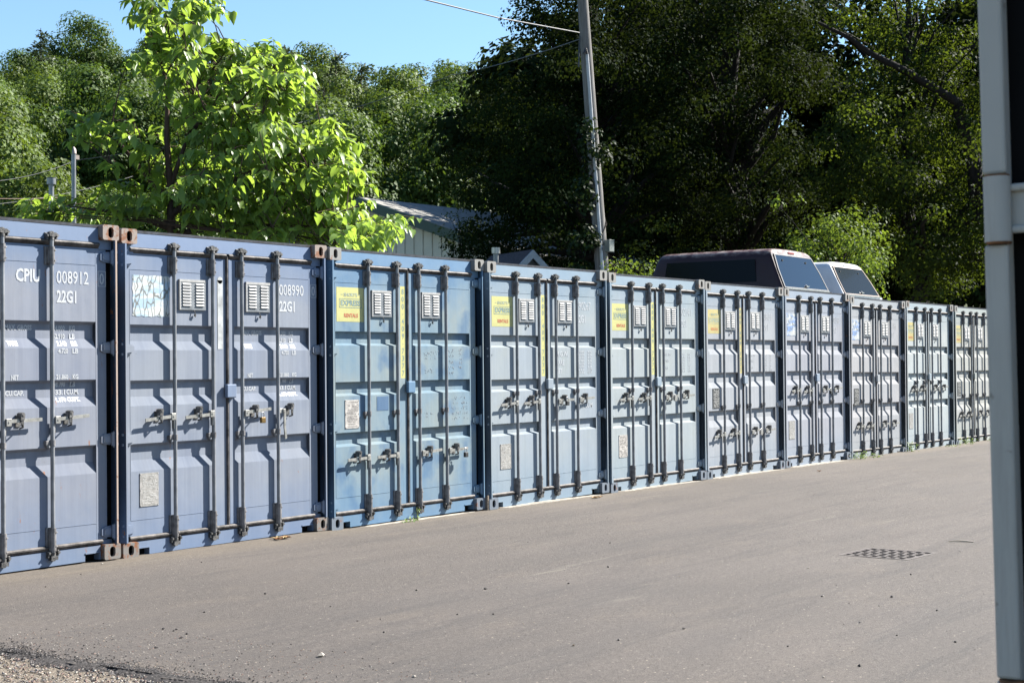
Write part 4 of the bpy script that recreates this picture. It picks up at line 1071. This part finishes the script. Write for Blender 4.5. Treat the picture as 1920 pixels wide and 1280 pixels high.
if True:
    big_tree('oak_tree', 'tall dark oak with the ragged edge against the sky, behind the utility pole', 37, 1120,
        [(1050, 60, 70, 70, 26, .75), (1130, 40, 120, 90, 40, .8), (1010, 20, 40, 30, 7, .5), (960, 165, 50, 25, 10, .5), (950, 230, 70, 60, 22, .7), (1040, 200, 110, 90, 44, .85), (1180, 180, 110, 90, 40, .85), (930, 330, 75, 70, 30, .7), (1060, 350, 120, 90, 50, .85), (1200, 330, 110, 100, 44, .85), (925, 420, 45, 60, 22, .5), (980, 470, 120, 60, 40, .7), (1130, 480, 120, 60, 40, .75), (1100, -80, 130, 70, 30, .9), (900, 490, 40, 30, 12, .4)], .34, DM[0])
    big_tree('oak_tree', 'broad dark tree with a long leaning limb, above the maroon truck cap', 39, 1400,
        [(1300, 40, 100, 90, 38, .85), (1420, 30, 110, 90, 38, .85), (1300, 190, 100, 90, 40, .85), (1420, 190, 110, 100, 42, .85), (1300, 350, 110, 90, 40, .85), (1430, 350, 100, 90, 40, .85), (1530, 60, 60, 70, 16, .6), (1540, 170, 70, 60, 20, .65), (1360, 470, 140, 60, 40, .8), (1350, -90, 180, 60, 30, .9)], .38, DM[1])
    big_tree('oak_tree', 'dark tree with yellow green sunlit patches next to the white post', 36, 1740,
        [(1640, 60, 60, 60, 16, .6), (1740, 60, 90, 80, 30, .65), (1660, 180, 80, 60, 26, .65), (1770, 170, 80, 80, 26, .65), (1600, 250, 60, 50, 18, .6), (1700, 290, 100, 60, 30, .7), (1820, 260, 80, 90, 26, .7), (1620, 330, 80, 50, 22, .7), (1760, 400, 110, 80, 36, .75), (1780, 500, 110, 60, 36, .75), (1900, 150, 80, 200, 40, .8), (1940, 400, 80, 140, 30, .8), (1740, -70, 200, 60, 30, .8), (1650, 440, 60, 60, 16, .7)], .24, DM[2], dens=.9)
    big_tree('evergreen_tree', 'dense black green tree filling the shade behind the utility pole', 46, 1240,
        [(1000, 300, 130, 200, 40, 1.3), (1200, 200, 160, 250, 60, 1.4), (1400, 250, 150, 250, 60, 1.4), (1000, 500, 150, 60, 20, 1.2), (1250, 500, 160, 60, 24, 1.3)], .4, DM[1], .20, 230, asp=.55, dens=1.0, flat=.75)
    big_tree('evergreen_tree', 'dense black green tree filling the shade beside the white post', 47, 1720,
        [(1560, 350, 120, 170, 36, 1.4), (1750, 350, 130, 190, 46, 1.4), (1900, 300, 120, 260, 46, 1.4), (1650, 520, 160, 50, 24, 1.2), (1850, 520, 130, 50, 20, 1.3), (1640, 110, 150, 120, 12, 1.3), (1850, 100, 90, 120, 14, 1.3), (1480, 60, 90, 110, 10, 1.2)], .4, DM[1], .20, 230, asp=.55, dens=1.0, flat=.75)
    SM = leaf_mat('sunny_shrub_leaf', (.085, .135, .030), (.26, .36, .03), .35, .6, .1, .35)
    big_tree('small_tree', 'sunlit light green small tree behind the truck caps', 30, 1575,
        [(1600, 430, 55, 35, 24, .34), (1530, 445, 45, 40, 20, .34), (1560, 490, 80, 40, 36, .36), (1640, 470, 30, 50, 18, .30), (1500, 500, 40, 40, 14, .34), (1600, 540, 70, 40, 20, .4), (1480, 380, 30, 16, 4, .25)], .09, SM, .075, 520, None, depth=1.0, dens=1.0, flat=.7)
    big_tree('shrub', 'low leafy shrub beside the foot of the utility pole', 29, 1195,
        [(1170, 500, 30, 22, 9, .26), (1215, 505, 26, 14, 7, .22), (1190, 540, 50, 30, 12, .34)], .05, SM, .065, 520, None, depth=.6, dens=1.0, flat=.7)
    big_tree('shrub', 'loose olive green shrub in front of the metal building corner', 37, 850,
        [(850, 405, 20, 20, 6, .24), (835, 445, 14, 24, 5, .2), (880, 455, 32, 40, 14, .36), (850, 495, 36, 20, 8, .4)], .07, leaf_mat('olive_leaf', (.07, .10, .035), (.2, .27, .04), .35, .5, .3, .3), .07, 420, None, depth=.8, dens=.9, flat=.7)
# a leaning bare limb
mb = MB()
def seg(pts, a, r):
    mb.tube([Vector(PX(a, x, y)) for x, y in pts], r, 7)
seg([(1640, 100), (1600, 70), (1540, 40)], 34.5, [.07, .055, .03]); seg([(1700, 130), (1640, 100)], 34.5, [.085, .07]); seg([(1800, 190), (1700, 130)], 34.6, [.10, .085]); seg([(1840, 420), (1830, 300), (1800, 190)], 35, [.2, .17, .13])
tl = [q for q in bpy.data.objects if q.get('label', '').startswith('dark tree with yellow')][0]
mb.v = [tuple(Vector(v) - tl.location) for v in mb.v]; mb.build('limb', M['bark_dark'], tl)

# ---- wooded hill: prototypes copied as individual trees
def proto(name, kind, mat, seed):
    global rng
    rng = np.random.default_rng(seed); root = empty(name)
    if kind == 'round':
        C = []; R = []
        for k in range(46):
            u = unit(1)[0]; u[2] = abs(u[2]) * 1.15 - .25
            q = .55 + .45 * rng.random(); C.append(np.array([0, 0, 6.2]) + u * np.array([3.3, 3.3, 3.9]) * q); R.append(rng.uniform(.7, 1.45))
        C.append(np.array([0, 0, 6.])); R.append(2.4)
        P, N, V = clumps_to_leaves(np.array(C), R, 400)
        leaves('crown', P, N, unit(len(P)), rng.uniform(.6, 1.3, len(P)) * .15, mat, root, 'quad', V, .5)
        mb = MB(); limbs(mb, (0, 0, -.8), (0, 0, 8), [C[i] for i in range(0, 44, 5)], .22, .5, 7, seed); mb.build('trunk', M['bark'], root)
    else:
        P = []; N = []; U = []
        for k in range(46):
            z = 2.5 + k * .20 + rng.uniform(-.1, .1); L = max(.35, (11.9 - z) * .34) * rng.uniform(.6, 1.15); t = rng.uniform(0, 6.28)
            for j in range(int(16 + L * 26)):
                q = rng.random() ** .6; d = np.array([math.cos(t), math.sin(t), .18])
                p = d * L * q + np.array([0, 0, z]) + rng.normal(size=3) * np.array([.22, .22, .13]) * (.6 + q * .5)
                P.append(p); N.append(rng.normal(size=3) * .5 + np.array([0, 0, .9])); U.append(d + rng.normal(size=3) * .5 + np.array([0, 0, .4]))
        leaves('crown', np.array(P), np.array(N), np.array(U), rng.uniform(.22, .42, len(P)), mat, root, 'quad', None, .22)
        mb = MB(); mb.tube([(0, 0, -.8), (.05, 0, 6), (0, 0, 11.9)], [.2, .12, .02], 7)
        mb.build('trunk', M['bark'], root)
    return root
def cp(root, loc, rz, s, sz=1.0):
    r = root.copy(); COL.objects.link(r); r.location = loc; r.rotation_euler = (0, 0, rz); r.scale = (s, s, s * sz)
    for ch in root.children:
        c = ch.copy(); COL.objects.link(c); c.parent = r
    return r
HM = [leaf_mat('hill_leaf_mid', (.072, .124, .024), (.17, .27, .025), .35, .6, .2, .3), leaf_mat('hill_leaf_light', (.098, .150, .030), (.21, .30, .03), .35, .6, .2, .3), leaf_mat('hill_leaf_cool', (.064, .108, .034), (.13, .20, .035), .35, .6, .2, .3)]
PM = leaf_mat('pine_needle', (.075, .105, .055), (.12, .16, .04), .3, .55, .3, .15)
protos = [(proto('hill_tree', 'round', HM[0], 1), 'mid green leafy tree'), (proto('hill_tree', 'round', HM[1], 2), 'light green leafy tree'), (proto('hill_tree', 'round', HM[2], 3), 'cool green leafy tree'), (proto('hill_tree', 'round', HM[0], 4), 'deep green leafy tree')]
pine = proto('pine_tree', 'pine', PM, 5)
used = set()
def place(pr, kind, a, b, s, sz=1.0, label=None, group='leafy trees on the wooded hill', z=None, cat='tree'):
    key = pr.name
    r = pr if key not in used else cp(pr, (0, 0, 0), 0, 1)
    used.add(key)
    r.location = W(a, b, (hz(a, b) if a > 56 else -.1) if z is None else z); r.rotation_euler = (0, 0, rnd.uniform(0, 6.28)); r.scale = (s, s, s * sz)
    tag(r, label, cat, group); return r
rows = [(54, 5.6, .80), (62, 5.8, .92), (71, 6.0, .96), (81, 6.2, 1.0), (92, 6.4, 1.02), (103, 6.6, 1.05), (115, 6.8, 1.05), (128, 7.0, 1.08), (141, 7.2, 1.08)]
for ri, (a, stp, s) in enumerate(rows):
    b0, b1 = -.43 * a - 3, (.05 * a if a < 100 else .03 * a) + 3
    if ri in (0,): b1 = -.13 * a
    if ri == 1: b1 = -.02 * a
    b = b0 + rnd.uniform(0, 3); place_n = ('lowest' if ri < 2 else 'middle' if ri < 6 else 'top')
    while b < b1:
        pr, kd = protos[rnd.choice([0, 0, 1, 1, 2, 3])]
        aa = a + rnd.uniform(-3, 3)
        place(pr, kd, aa, b, s * rnd.uniform(.85, 1.2), rnd.uniform(.9, 1.15), kd + ' growing on the %s slope of the wooded hill' % place_n)
        b += stp * .86 * rnd.uniform(.7, 1.2)
# a few thin dark trees far behind the right-hand crowns
for a, b in ((60, 12), (64, 20), (60, 26), (75, 10), (78, 24), (66, 5)):
    place(protos[3][0], '', a, b, 1.0, 1.0, 'deep green leafy tree almost hidden behind the tall dark trees at the right')
# shrubs behind the metal building
for a, px_, s, lb in ((50, 770, .34, 'rounded light green bush directly behind the metal building roof'), (49, 715, .40, 'light green bush behind the ridge of the metal building'), (50, 820, .36, 'light green bush above the right eave of the metal building'), (48, 900, .42, 'green bush between the metal building and the dark oak')):
    place(protos[1][0], '', a, a * (px_ - 960) / 2926, s, 1.25, lb, None, 0, 'bush')
# pines breaking the skyline
for a, px_, s, lb in ((124, 78, 1.12, 'wispy pine breaking the skyline at the far left'), (112, 536, 1.14, 'thin pine standing up behind the bright young tree'), (106, 632, 1.12, 'taller pine of the two on the skyline over the metal building'), (110, 680, 1.06, 'slender pine just right of the taller skyline pine'),
                      (96, 610, .9, 'pine below the skyline just right of the bright young tree'), (64, 925, .95, 'pine at the left flank of the dark oak'), (120, 470, 1.0, 'pine top showing through the bright young tree')):
    place(pine, '', a, a * (px_ - 960) / 2926, s, 1.03, lb, None, None, 'pine tree')

# ------------------------------------------------------------------ utility pole with conduit, box, wires, vine
AP = 30.0
wood = NT('pole_wood'); f = wood.noise(1, 6, .7, wood.coord(scale=(30, 30, .8))); wood.set(color=wood.ramp(f, [(.3, (.10, .092, .085, 1)), (.5, (.20, .19, .18, 1)), (.75, (.30, .29, .28, 1))]), rough=.85, spec=.2); wood.bump(f, .5, .01)
pb = Vector(PX(AP, 1151)); pt = Vector(PX(AP, 1092, -90))
root = empty('utility_pole', pb); tag(root, 'leaning weathered wooden utility pole carrying a pale conduit', 'utility pole')
def PL(px, py, da=0): return Vector(PX(AP + da, px, py)) - pb
mb = MB(); mb.tube([(0, 0, -.1), (pt - pb) * .5, pt - pb], [.150, .125, .100], 16); mb.build('pole', wood.m, root)
lt = lambda t, ox=0.0, oy=-.13: (pt - pb) * t + Vector((RH[0] * ox - FH[0] * -oy, RH[1] * ox - FH[1] * -oy, 0))
mb = MB(); mb.tube([lt(.02, -.01, -.16), lt(.40, -.005, -.155), lt(.79, .0, -.145)], .032, 10)
for t in (.2, .36, .5, .64): mb.box(*(sorted((lt(t).x - .05, lt(t).x + .05))), lt(t).y - .03, lt(t).y + .03, lt(t).z - .015, lt(t).z + .015)
mb.build('conduit', plain('grey_conduit', (.50, .52, .54, 1), .45, 0, .4), root)
mb = MB(); p = PL(1145, 461, -.05); mb.box(p.x - .10, p.x + .08, p.y - .05, p.y + .10, p.z - .11, p.z + .11); mb.box(p.x - .11, p.x + .09, p.y - .06, p.y + .0, p.z + .105, p.z + .118)
mb.build('meter_box', plain('grey_box', (.26, .29, .27, 1), .5, .2, .5), root, .006)
mb = MB(); mb.tube([lt(.79, .0, -.145), lt(.80, -.02, -.19), lt(.79, -.06, -.20)], .03, 8); mb.build('conduit_head', M['black_plastic'], root)
mb = MB(); p1 = PL(1092, 66, -.14); mb.tube([p1, p1 + Vector((-.02, 0, -.2)), p1 + Vector((-.09, -.03, -.5)), p1 + Vector((-.1, -.03, -.62))], .014, 6); mb.build('cable_drop', M['black_plastic'], root)
def wire(name, label, pts, r, mat, sag):
    mb = MB(); P = [Vector(p) for p in pts]; out = []
    for a, b in zip(P, P[1:]):
        for k in range(17):
            t = k / 16; out.append(a.lerp(b, t) - Vector((0, 0, sag * 4 * t * (1 - t))))
    mb.tube(out, r, 6); tag(mb.build(name, mat), label, 'overhead cable'); 
wm1 = plain('grey_cable', (.13, .13, .13, 1), .5, .2, .5); wm2 = plain('dark_cable', (.10, .10, .10, 1), .6)
wire('overhead_cable', 'thick twisted overhead cable crossing the sky to the pole top', [PX(AP - .15, 1092, 60), PX(26, 940, 32), PX(22, 780, -8), PX(16, 300, -160)], .012, wm1, .0)
wire('overhead_cable', 'thin cable sloping down left from the pole across the wooded hill', [PX(AP - .15, 1092, 72), PX(38, 850, 140), PX(44, 570, 228), PX(46, 145, 300)], .009, wm1, .06)
wire('overhead_cable', 'thin dark cable above the left containers, upper one at the steel mast', [PX(44.9, 142, 300), PX(34, -40, 342)], .006, wm2, .12)
wire('overhead_cable', 'lower dark cable running out of the left edge above the containers', [PX(34, -40, 386), PX(40, 250, 330)], .006, wm2, .1)
wire('overhead_cable', 'brownish cable, lowest of those at the left edge', [PX(30, -40, 371), PX(32, 110, 370)], .008, plain('brown_cable', (.16, .09, .06, 1), .6), .02)
# vine on the pole
root = empty('climbing_vine', pb); tag(root, 'dark climbing vine wrapped round the leaning pole', 'vine')
C = []; R = []
for (x, y, wx, wy, nn, rr) in ((1112, 262, 18, 32, 11, .18), (1100, 330, 14, 40, 10, .18), (1102, 400, 14, 60, 12, .18), (1135, 290, 18, 24, 5, .18), (1090, 470, 18, 40, 8, .2)):
    for _ in range(nn): C.append(np.array(PX(AP - rnd.uniform(.1, .35), x + rnd.uniform(-wx, wx), y + rnd.uniform(-wy, wy))) - np.array(pb)); R.append(rr * rnd.uniform(.6, 1.2))
P, N, V = clumps_to_leaves(np.array(C), R, 900)
leaves('foliage', P, N, unit(len(P)), rng.uniform(.05, .10, len(P)), leaf_mat('vine_leaf', (.014, .030, .009), (.07, .11, .01), .5, .6, .1, .16), root, 'quad', V, .5)
mb = MB(); pts = []
for k in range(26):
    t = .05 + k / 25 * .62; pts.append((pt - pb) * t + Vector((math.cos(k * 1.1) * .15, math.sin(k * 1.1) * .15, 0)))
mb.tube(pts, .012, 5); mb.build('stem', M['bark'], root)

# ------------------------------------------------------------------ metal mast and flue at the left
root = empty('steel_mast', PX(36, 139)); tag(root, 'grey steel mast with pointed cap rising above the first container', 'mast')
z1 = PX(36, 139, 288)[2]; gm = plain('galvanised', (.30, .32, .34, 1), .4, .5, .5, .1, 8)
MB().tube([(0, 0, 0), (0, 0, z1)], [.058, .052], 14).build('pole', gm, root)
mb = MB(); mb.tube([(0, 0, z1), (0, 0, z1 + .10), (0, 0, z1 + .17)], [.068, .058, .01], 14); mb.box(-.02, .14, -.03, .03, z1 - .12, z1 - .02); mb.build('cap', plain('cap_brownish', (.36, .30, .27, 1), .5, .3), root)
root = empty('flue_pipe', PX(31, 97)); tag(root, 'short galvanised flue pipe with a wider cap, left of the steel mast', 'flue pipe')
z1 = PX(31, 97, 336)[2]; MB().tube([(0, 0, 0), (0, 0, z1)], .052, 14).build('pipe', gm, root)
mb = MB(); mb.tube([(0, 0, z1 - .10), (0, 0, z1 + .02)], .090, 16); mb.tube([(0, 0, z1 + .03), (0, 0, z1 + .035)], .092, 16); mb.build('cap', gm, root)

# ------------------------------------------------------------------ metal building
def ribbed(name, c, per=.30):
    k = NT(name); sp = k.n('ShaderNodeSeparateXYZ'); k.l(k.coord(), sp.inputs[0])
    w_ = k.math('FRACT', k.math('DIVIDE', sp.outputs[0], per)); line = k.ramp(w_, [(0, 1), (.07, 0), (.93, 0), (1, 1)])
    k.set(color=k.mix(line, c, tuple(x * .55 for x in c[:3]) + (1,)), rough=.5, spec=.4); return k.m
A0, B0 = 42.0, 42.0 * (688 - 960) / 2926
peak = np.array(W(A0, B0)); th = math.atan2(-(FH * -.62 + RH * .78)[0] * 0 + (FH * -.62 + RH * .78)[1], (FH * -.62 + RH * .78)[0])
root = empty('metal_building', tuple(peak), (0, 0, th)); tag(root, 'beige ribbed metal building with low pitched shingle roof and green trim', 'building')
hw, zr, ze, LL = 5.2, 5.93, 4.25, 16.0
d_ = Vector((math.cos(th), math.sin(th))); away = Vector((FH[0] * .78 + RH[0] * .62, FH[1] * .78 + RH[1] * .62)); sgn = 1 if (Vector((-d_.y, d_.x)).dot(away) > 0) else -1
mb = MB()
mb.prism([(-hw, 0), (hw, 0), (hw, ze), (0, zr), (-hw, ze)], 'y', 0, sgn * .12); mb.box(-hw, -hw + .12, *sorted((sgn * .12, sgn * LL)), 0, ze - .02); mb.box(hw - .12, hw, *sorted((sgn * .12, sgn * LL)), 0, ze - .02)
mb.prism([(-hw, 0), (hw, 0), (hw, ze), (0, zr), (-hw, ze)], 'y', sgn * (LL), sgn * (LL + .1))
for q in np.arange(-hw + .2, hw, .32):
    zz = zr - abs(q) * (zr - ze) / hw - .16; mb.prism([(q - .02, -sgn * .0), (q + .02, 0), (q + .01, -sgn * .025), (q - .01, -sgn * .025)], 'z', 0.02, zz)
mb.build('wall', plain('beige_siding', (.80, .74, .60, 1), .5, 0, .4, .06, 2), root)
sl_ = (zr - ze) / hw; ov = .35
sh = NT('shingle'); f = sh.noise(3, 6, .7, sh.coord()); sh.set(color=sh.ramp(f, [(.3, (.26, .25, .225, 1)), (.7, (.40, .385, .35, 1))]), rough=.9, spec=.2)
mb = MB()
for s in (-1, 1):
    mb.prism([(0, zr + .04), (s * (hw + ov), ze - ov * sl_ + .04), (s * (hw + ov), ze - ov * sl_ + .14), (0, zr + .14)], 'y', -sgn * .28, sgn * (LL + .3))
mb.build('roof', sh.m, root)
mb = MB()
for s in (-1, 1): mb.prism([(0, zr - .14), (s * (hw + ov), ze - ov * sl_ - .14), (s * (hw + ov), ze - ov * sl_ + .12), (0, zr + .12)], 'y', -sgn * .33, -sgn * .285)
mb.build('fascia', plain('green_trim', (.025, .075, .055, 1), .45), root)

# ------------------------------------------------------------------ little gabled shed and its flue
A1 = 32.0; B1 = A1 * (990 - 960) / 2926
pk = np.array(W(A1, B1)); dv = FH * .45 + RH * .89; th2 = math.atan2(dv[1], dv[0])
root = empty('small_shed', tuple(pk), (0, 0, th2)); tag(root, 'small shed with dark shingle roof and white gable, just above the container numbered 90267', 'shed')
away2 = Vector((-dv[1], dv[0])); lft = FH * .60 - RH * .80
lf = FH * .89 - RH * .45
s2 = 1 if (Vector((-math.sin(th2), math.cos(th2))).dot(Vector((lf[0], lf[1]))) > 0) else -1
zr, hw, ze, LL = 3.80, 1.15, 2.70, 1.5
mb = MB(); mb.prism([(-hw, 0), (hw, 0), (hw, ze), (0, zr), (-hw, ze)], 'y', 0, s2 * LL); mb.build('wall', plain('grey_siding', (.30, .33, .36, 1), .6), root)
mb = MB(); q = (zr - ze) / hw
for s in (-1, 1): mb.prism([(0, zr + .01), (s * (hw + .2), ze - .2 * q + .01), (s * (hw + .2), ze - .2 * q + .08), (0, zr + .08)], 'y', -s2 * .22, s2 * (LL + .2))
mb.build('roof', plain('dark_shingle', (.085, .075, .085, 1), .85, 0, .2, .3, 30), root)
mb = MB()
for s in (-1, 1): mb.prism([(0, zr - .10), (s * (hw + .2), ze - .2 * q - .10), (s * (hw + .2), ze - .2 * q + .07), (0, zr + .07)], 'y', -s2 * .27, -s2 * .225)
mb.build('fascia', plain('white_trim', (.40, .43, .45, 1), .5), root)
root = empty('flue_pipe', PX(31.0, 931)); tag(root, 'shiny double walled flue pipe sticking up left of the small shed roof', 'flue pipe')
z1 = PX(31, 931, 464)[2]; MB().tube([(0, 0, 0), (0, 0, z1 - .08)], .055, 14).build('pipe', gm, root)
MB().tube([(0, 0, z1 - .12), (0, 0, z1)], .088, 16).build('cap', M['steel'], root)

# ------------------------------------------------------------------ weeds, dead leaves, stick
WM = leaf_mat('weed_leaf', (.13, .24, .04), (.3, .45, .04), .35, .5, .3, .35)
def weed(x, y, s, n_, label, spread=.1):
    root = empty('weed', (x, y, 0)); tag(root, label, 'weed')
    n_ = int(n_); P = rng.normal(size=(n_, 3)) * np.array([spread, spread * .35, 0]) ; P[:, 2] = rng.random(n_) ** 1.5 * s
    N = rng.normal(size=(n_, 3)) * .5 + np.array([0, -.4, .7]); U = rng.normal(size=(n_, 3)) * .6 + np.array([0, 0, .8])
    leaves('foliage', P, N, U, rng.uniform(.012, .034, n_), WM, root, 'quad', None, .35)
    mb = MB()
    for _ in range(6):
        a = rnd.gauss(0, spread * .8); mb.tube([(0, 0, 0), (a * .6, 0, s * .5), (a, rnd.uniform(-.02, .02), s * .95)], [.003, .002, .001], 5)
    mb.build('stems', M['weed_stem'], root)
M['weed_stem'] = plain('weed_stem_green', (.12, .16, .05, 1), .7)
weed(3.55, -.05, .045, 45, 'low weed sprouting from the foot of the sky blue container', .07); weed(3.72, .0, .13, 10, 'spindly taller weed at the foot of the sky blue container', .02)
weed(14.95, -.10, .12, 170, 'bright weed tuft where the container below the red truck cap ends', .16); weed(15.55, -.10, .06, 60, 'flat weed patch under the grey container with blue sticker', .14)
weed(17.30, -.06, .16, 110, 'upright weed between the last three containers', .10); weed(19.2, -.1, .03, 40, 'sparse weed patch under the pale blue grey container', .3)
weed(20.15, -.08, .12, 120, 'weed tuft at the foot of the farthest container', .22); weed(21.6, -.08, .08, 60, 'small weed beside the white post at the end of the row', .2)
DL = [plain('dead_leaf_' + n_, c, .7, 0, .3, .3, 30) for n_, c in (('tan', (.55, .33, .14, 1)), ('orange', (.50, .20, .07, 1)), ('straw', (.68, .52, .28, 1)))]
def dead_leaf(u, v, s, label, k=8, seed=0):
    p = gnd(u, v); root = empty('dead_leaf_cluster', (p[0], p[1], gz(p[0], p[1]))); tag(root, label, 'dead leaves'); r = random.Random(seed)
    for j in range(k):
        mb = MB(); cx, cy = r.uniform(-s, s), r.uniform(-s * .5, s * .5); L = r.uniform(.6, 1.1) * s * .7; t = r.uniform(0, 6.28); c, d = math.cos(t), math.sin(t); v_ = []
        for a in range(5):
            w_ = (0, .28, .34, .2, 0)[a] * L; h = .004 + abs(a - 2) * .006 * r.uniform(.5, 1.6); x = (a - 2) / 2 * L
            for e in (-1, 0, 1): v_.append((cx + c * x - d * e * w_, cy + d * x + c * e * w_, h + (abs(e) * .010 if a in (1, 2, 3) else 0)))
        mb.add(v_, [(a * 3 + e, a * 3 + e + 1, a * 3 + e + 4, a * 3 + e + 3) for a in range(4) for e in range(2)], True)
        mb.build('leaf', DL[r.randrange(3)], root, fix=False)
dead_leaf(528, 1014, .075, 'curled tan dead leaves on the asphalt before the container marked 008990', 12, 1)
dead_leaf(592, 997, .07, 'orange dead leaves at the right foot of the container marked 008990', 10, 2)
dead_leaf(1118, 934, .07, 'straw coloured dead leaves at the right foot of the container numbered 90267', 6, 3)
dead_leaf(1535, 884, .05, 'single pale dead leaf on the asphalt before the containers under the truck caps', 2, 4)
p = gnd(1800, 1013); mb = MB(); mb.tube([(-.03, .09, .006), (0, .02, .012), (.0, -.05, .010), (.02, -.11, .004)], [.003, .006, .007, .003], 6)
tag(mb.build('stick', plain('pale_stick', (.66, .56, .42, 1), .8), None, 0, (p[0], p[1], gz(p[0], p[1]))), 'pale dry stick lying beside the drain grate', 'stick')

# overall albedo level of every surface (keeps paints, asphalt and leaves at real-world reflectance)
ALB = .68
for m_ in bpy.data.materials:
    if not m_.use_nodes: continue
    t_ = m_.node_tree
    for nd in list(t_.nodes):
        if nd.type in ('BSDF_PRINCIPLED', 'BSDF_TRANSLUCENT'):
            ip = nd.inputs['Base Color'] if nd.type == 'BSDF_PRINCIPLED' else nd.inputs['Color']
            mx = t_.nodes.new('ShaderNodeMix'); mx.data_type = 'RGBA'; mx.blend_type = 'MULTIPLY'; mx.inputs[0].default_value = 1
            if ip.is_linked: t_.links.new(ip.links[0].from_socket, mx.inputs[6])
            else: mx.inputs[6].default_value = ip.default_value
            mx.inputs[7].default_value = (ALB, ALB, ALB, 1); t_.links.new(mx.outputs[2], ip)
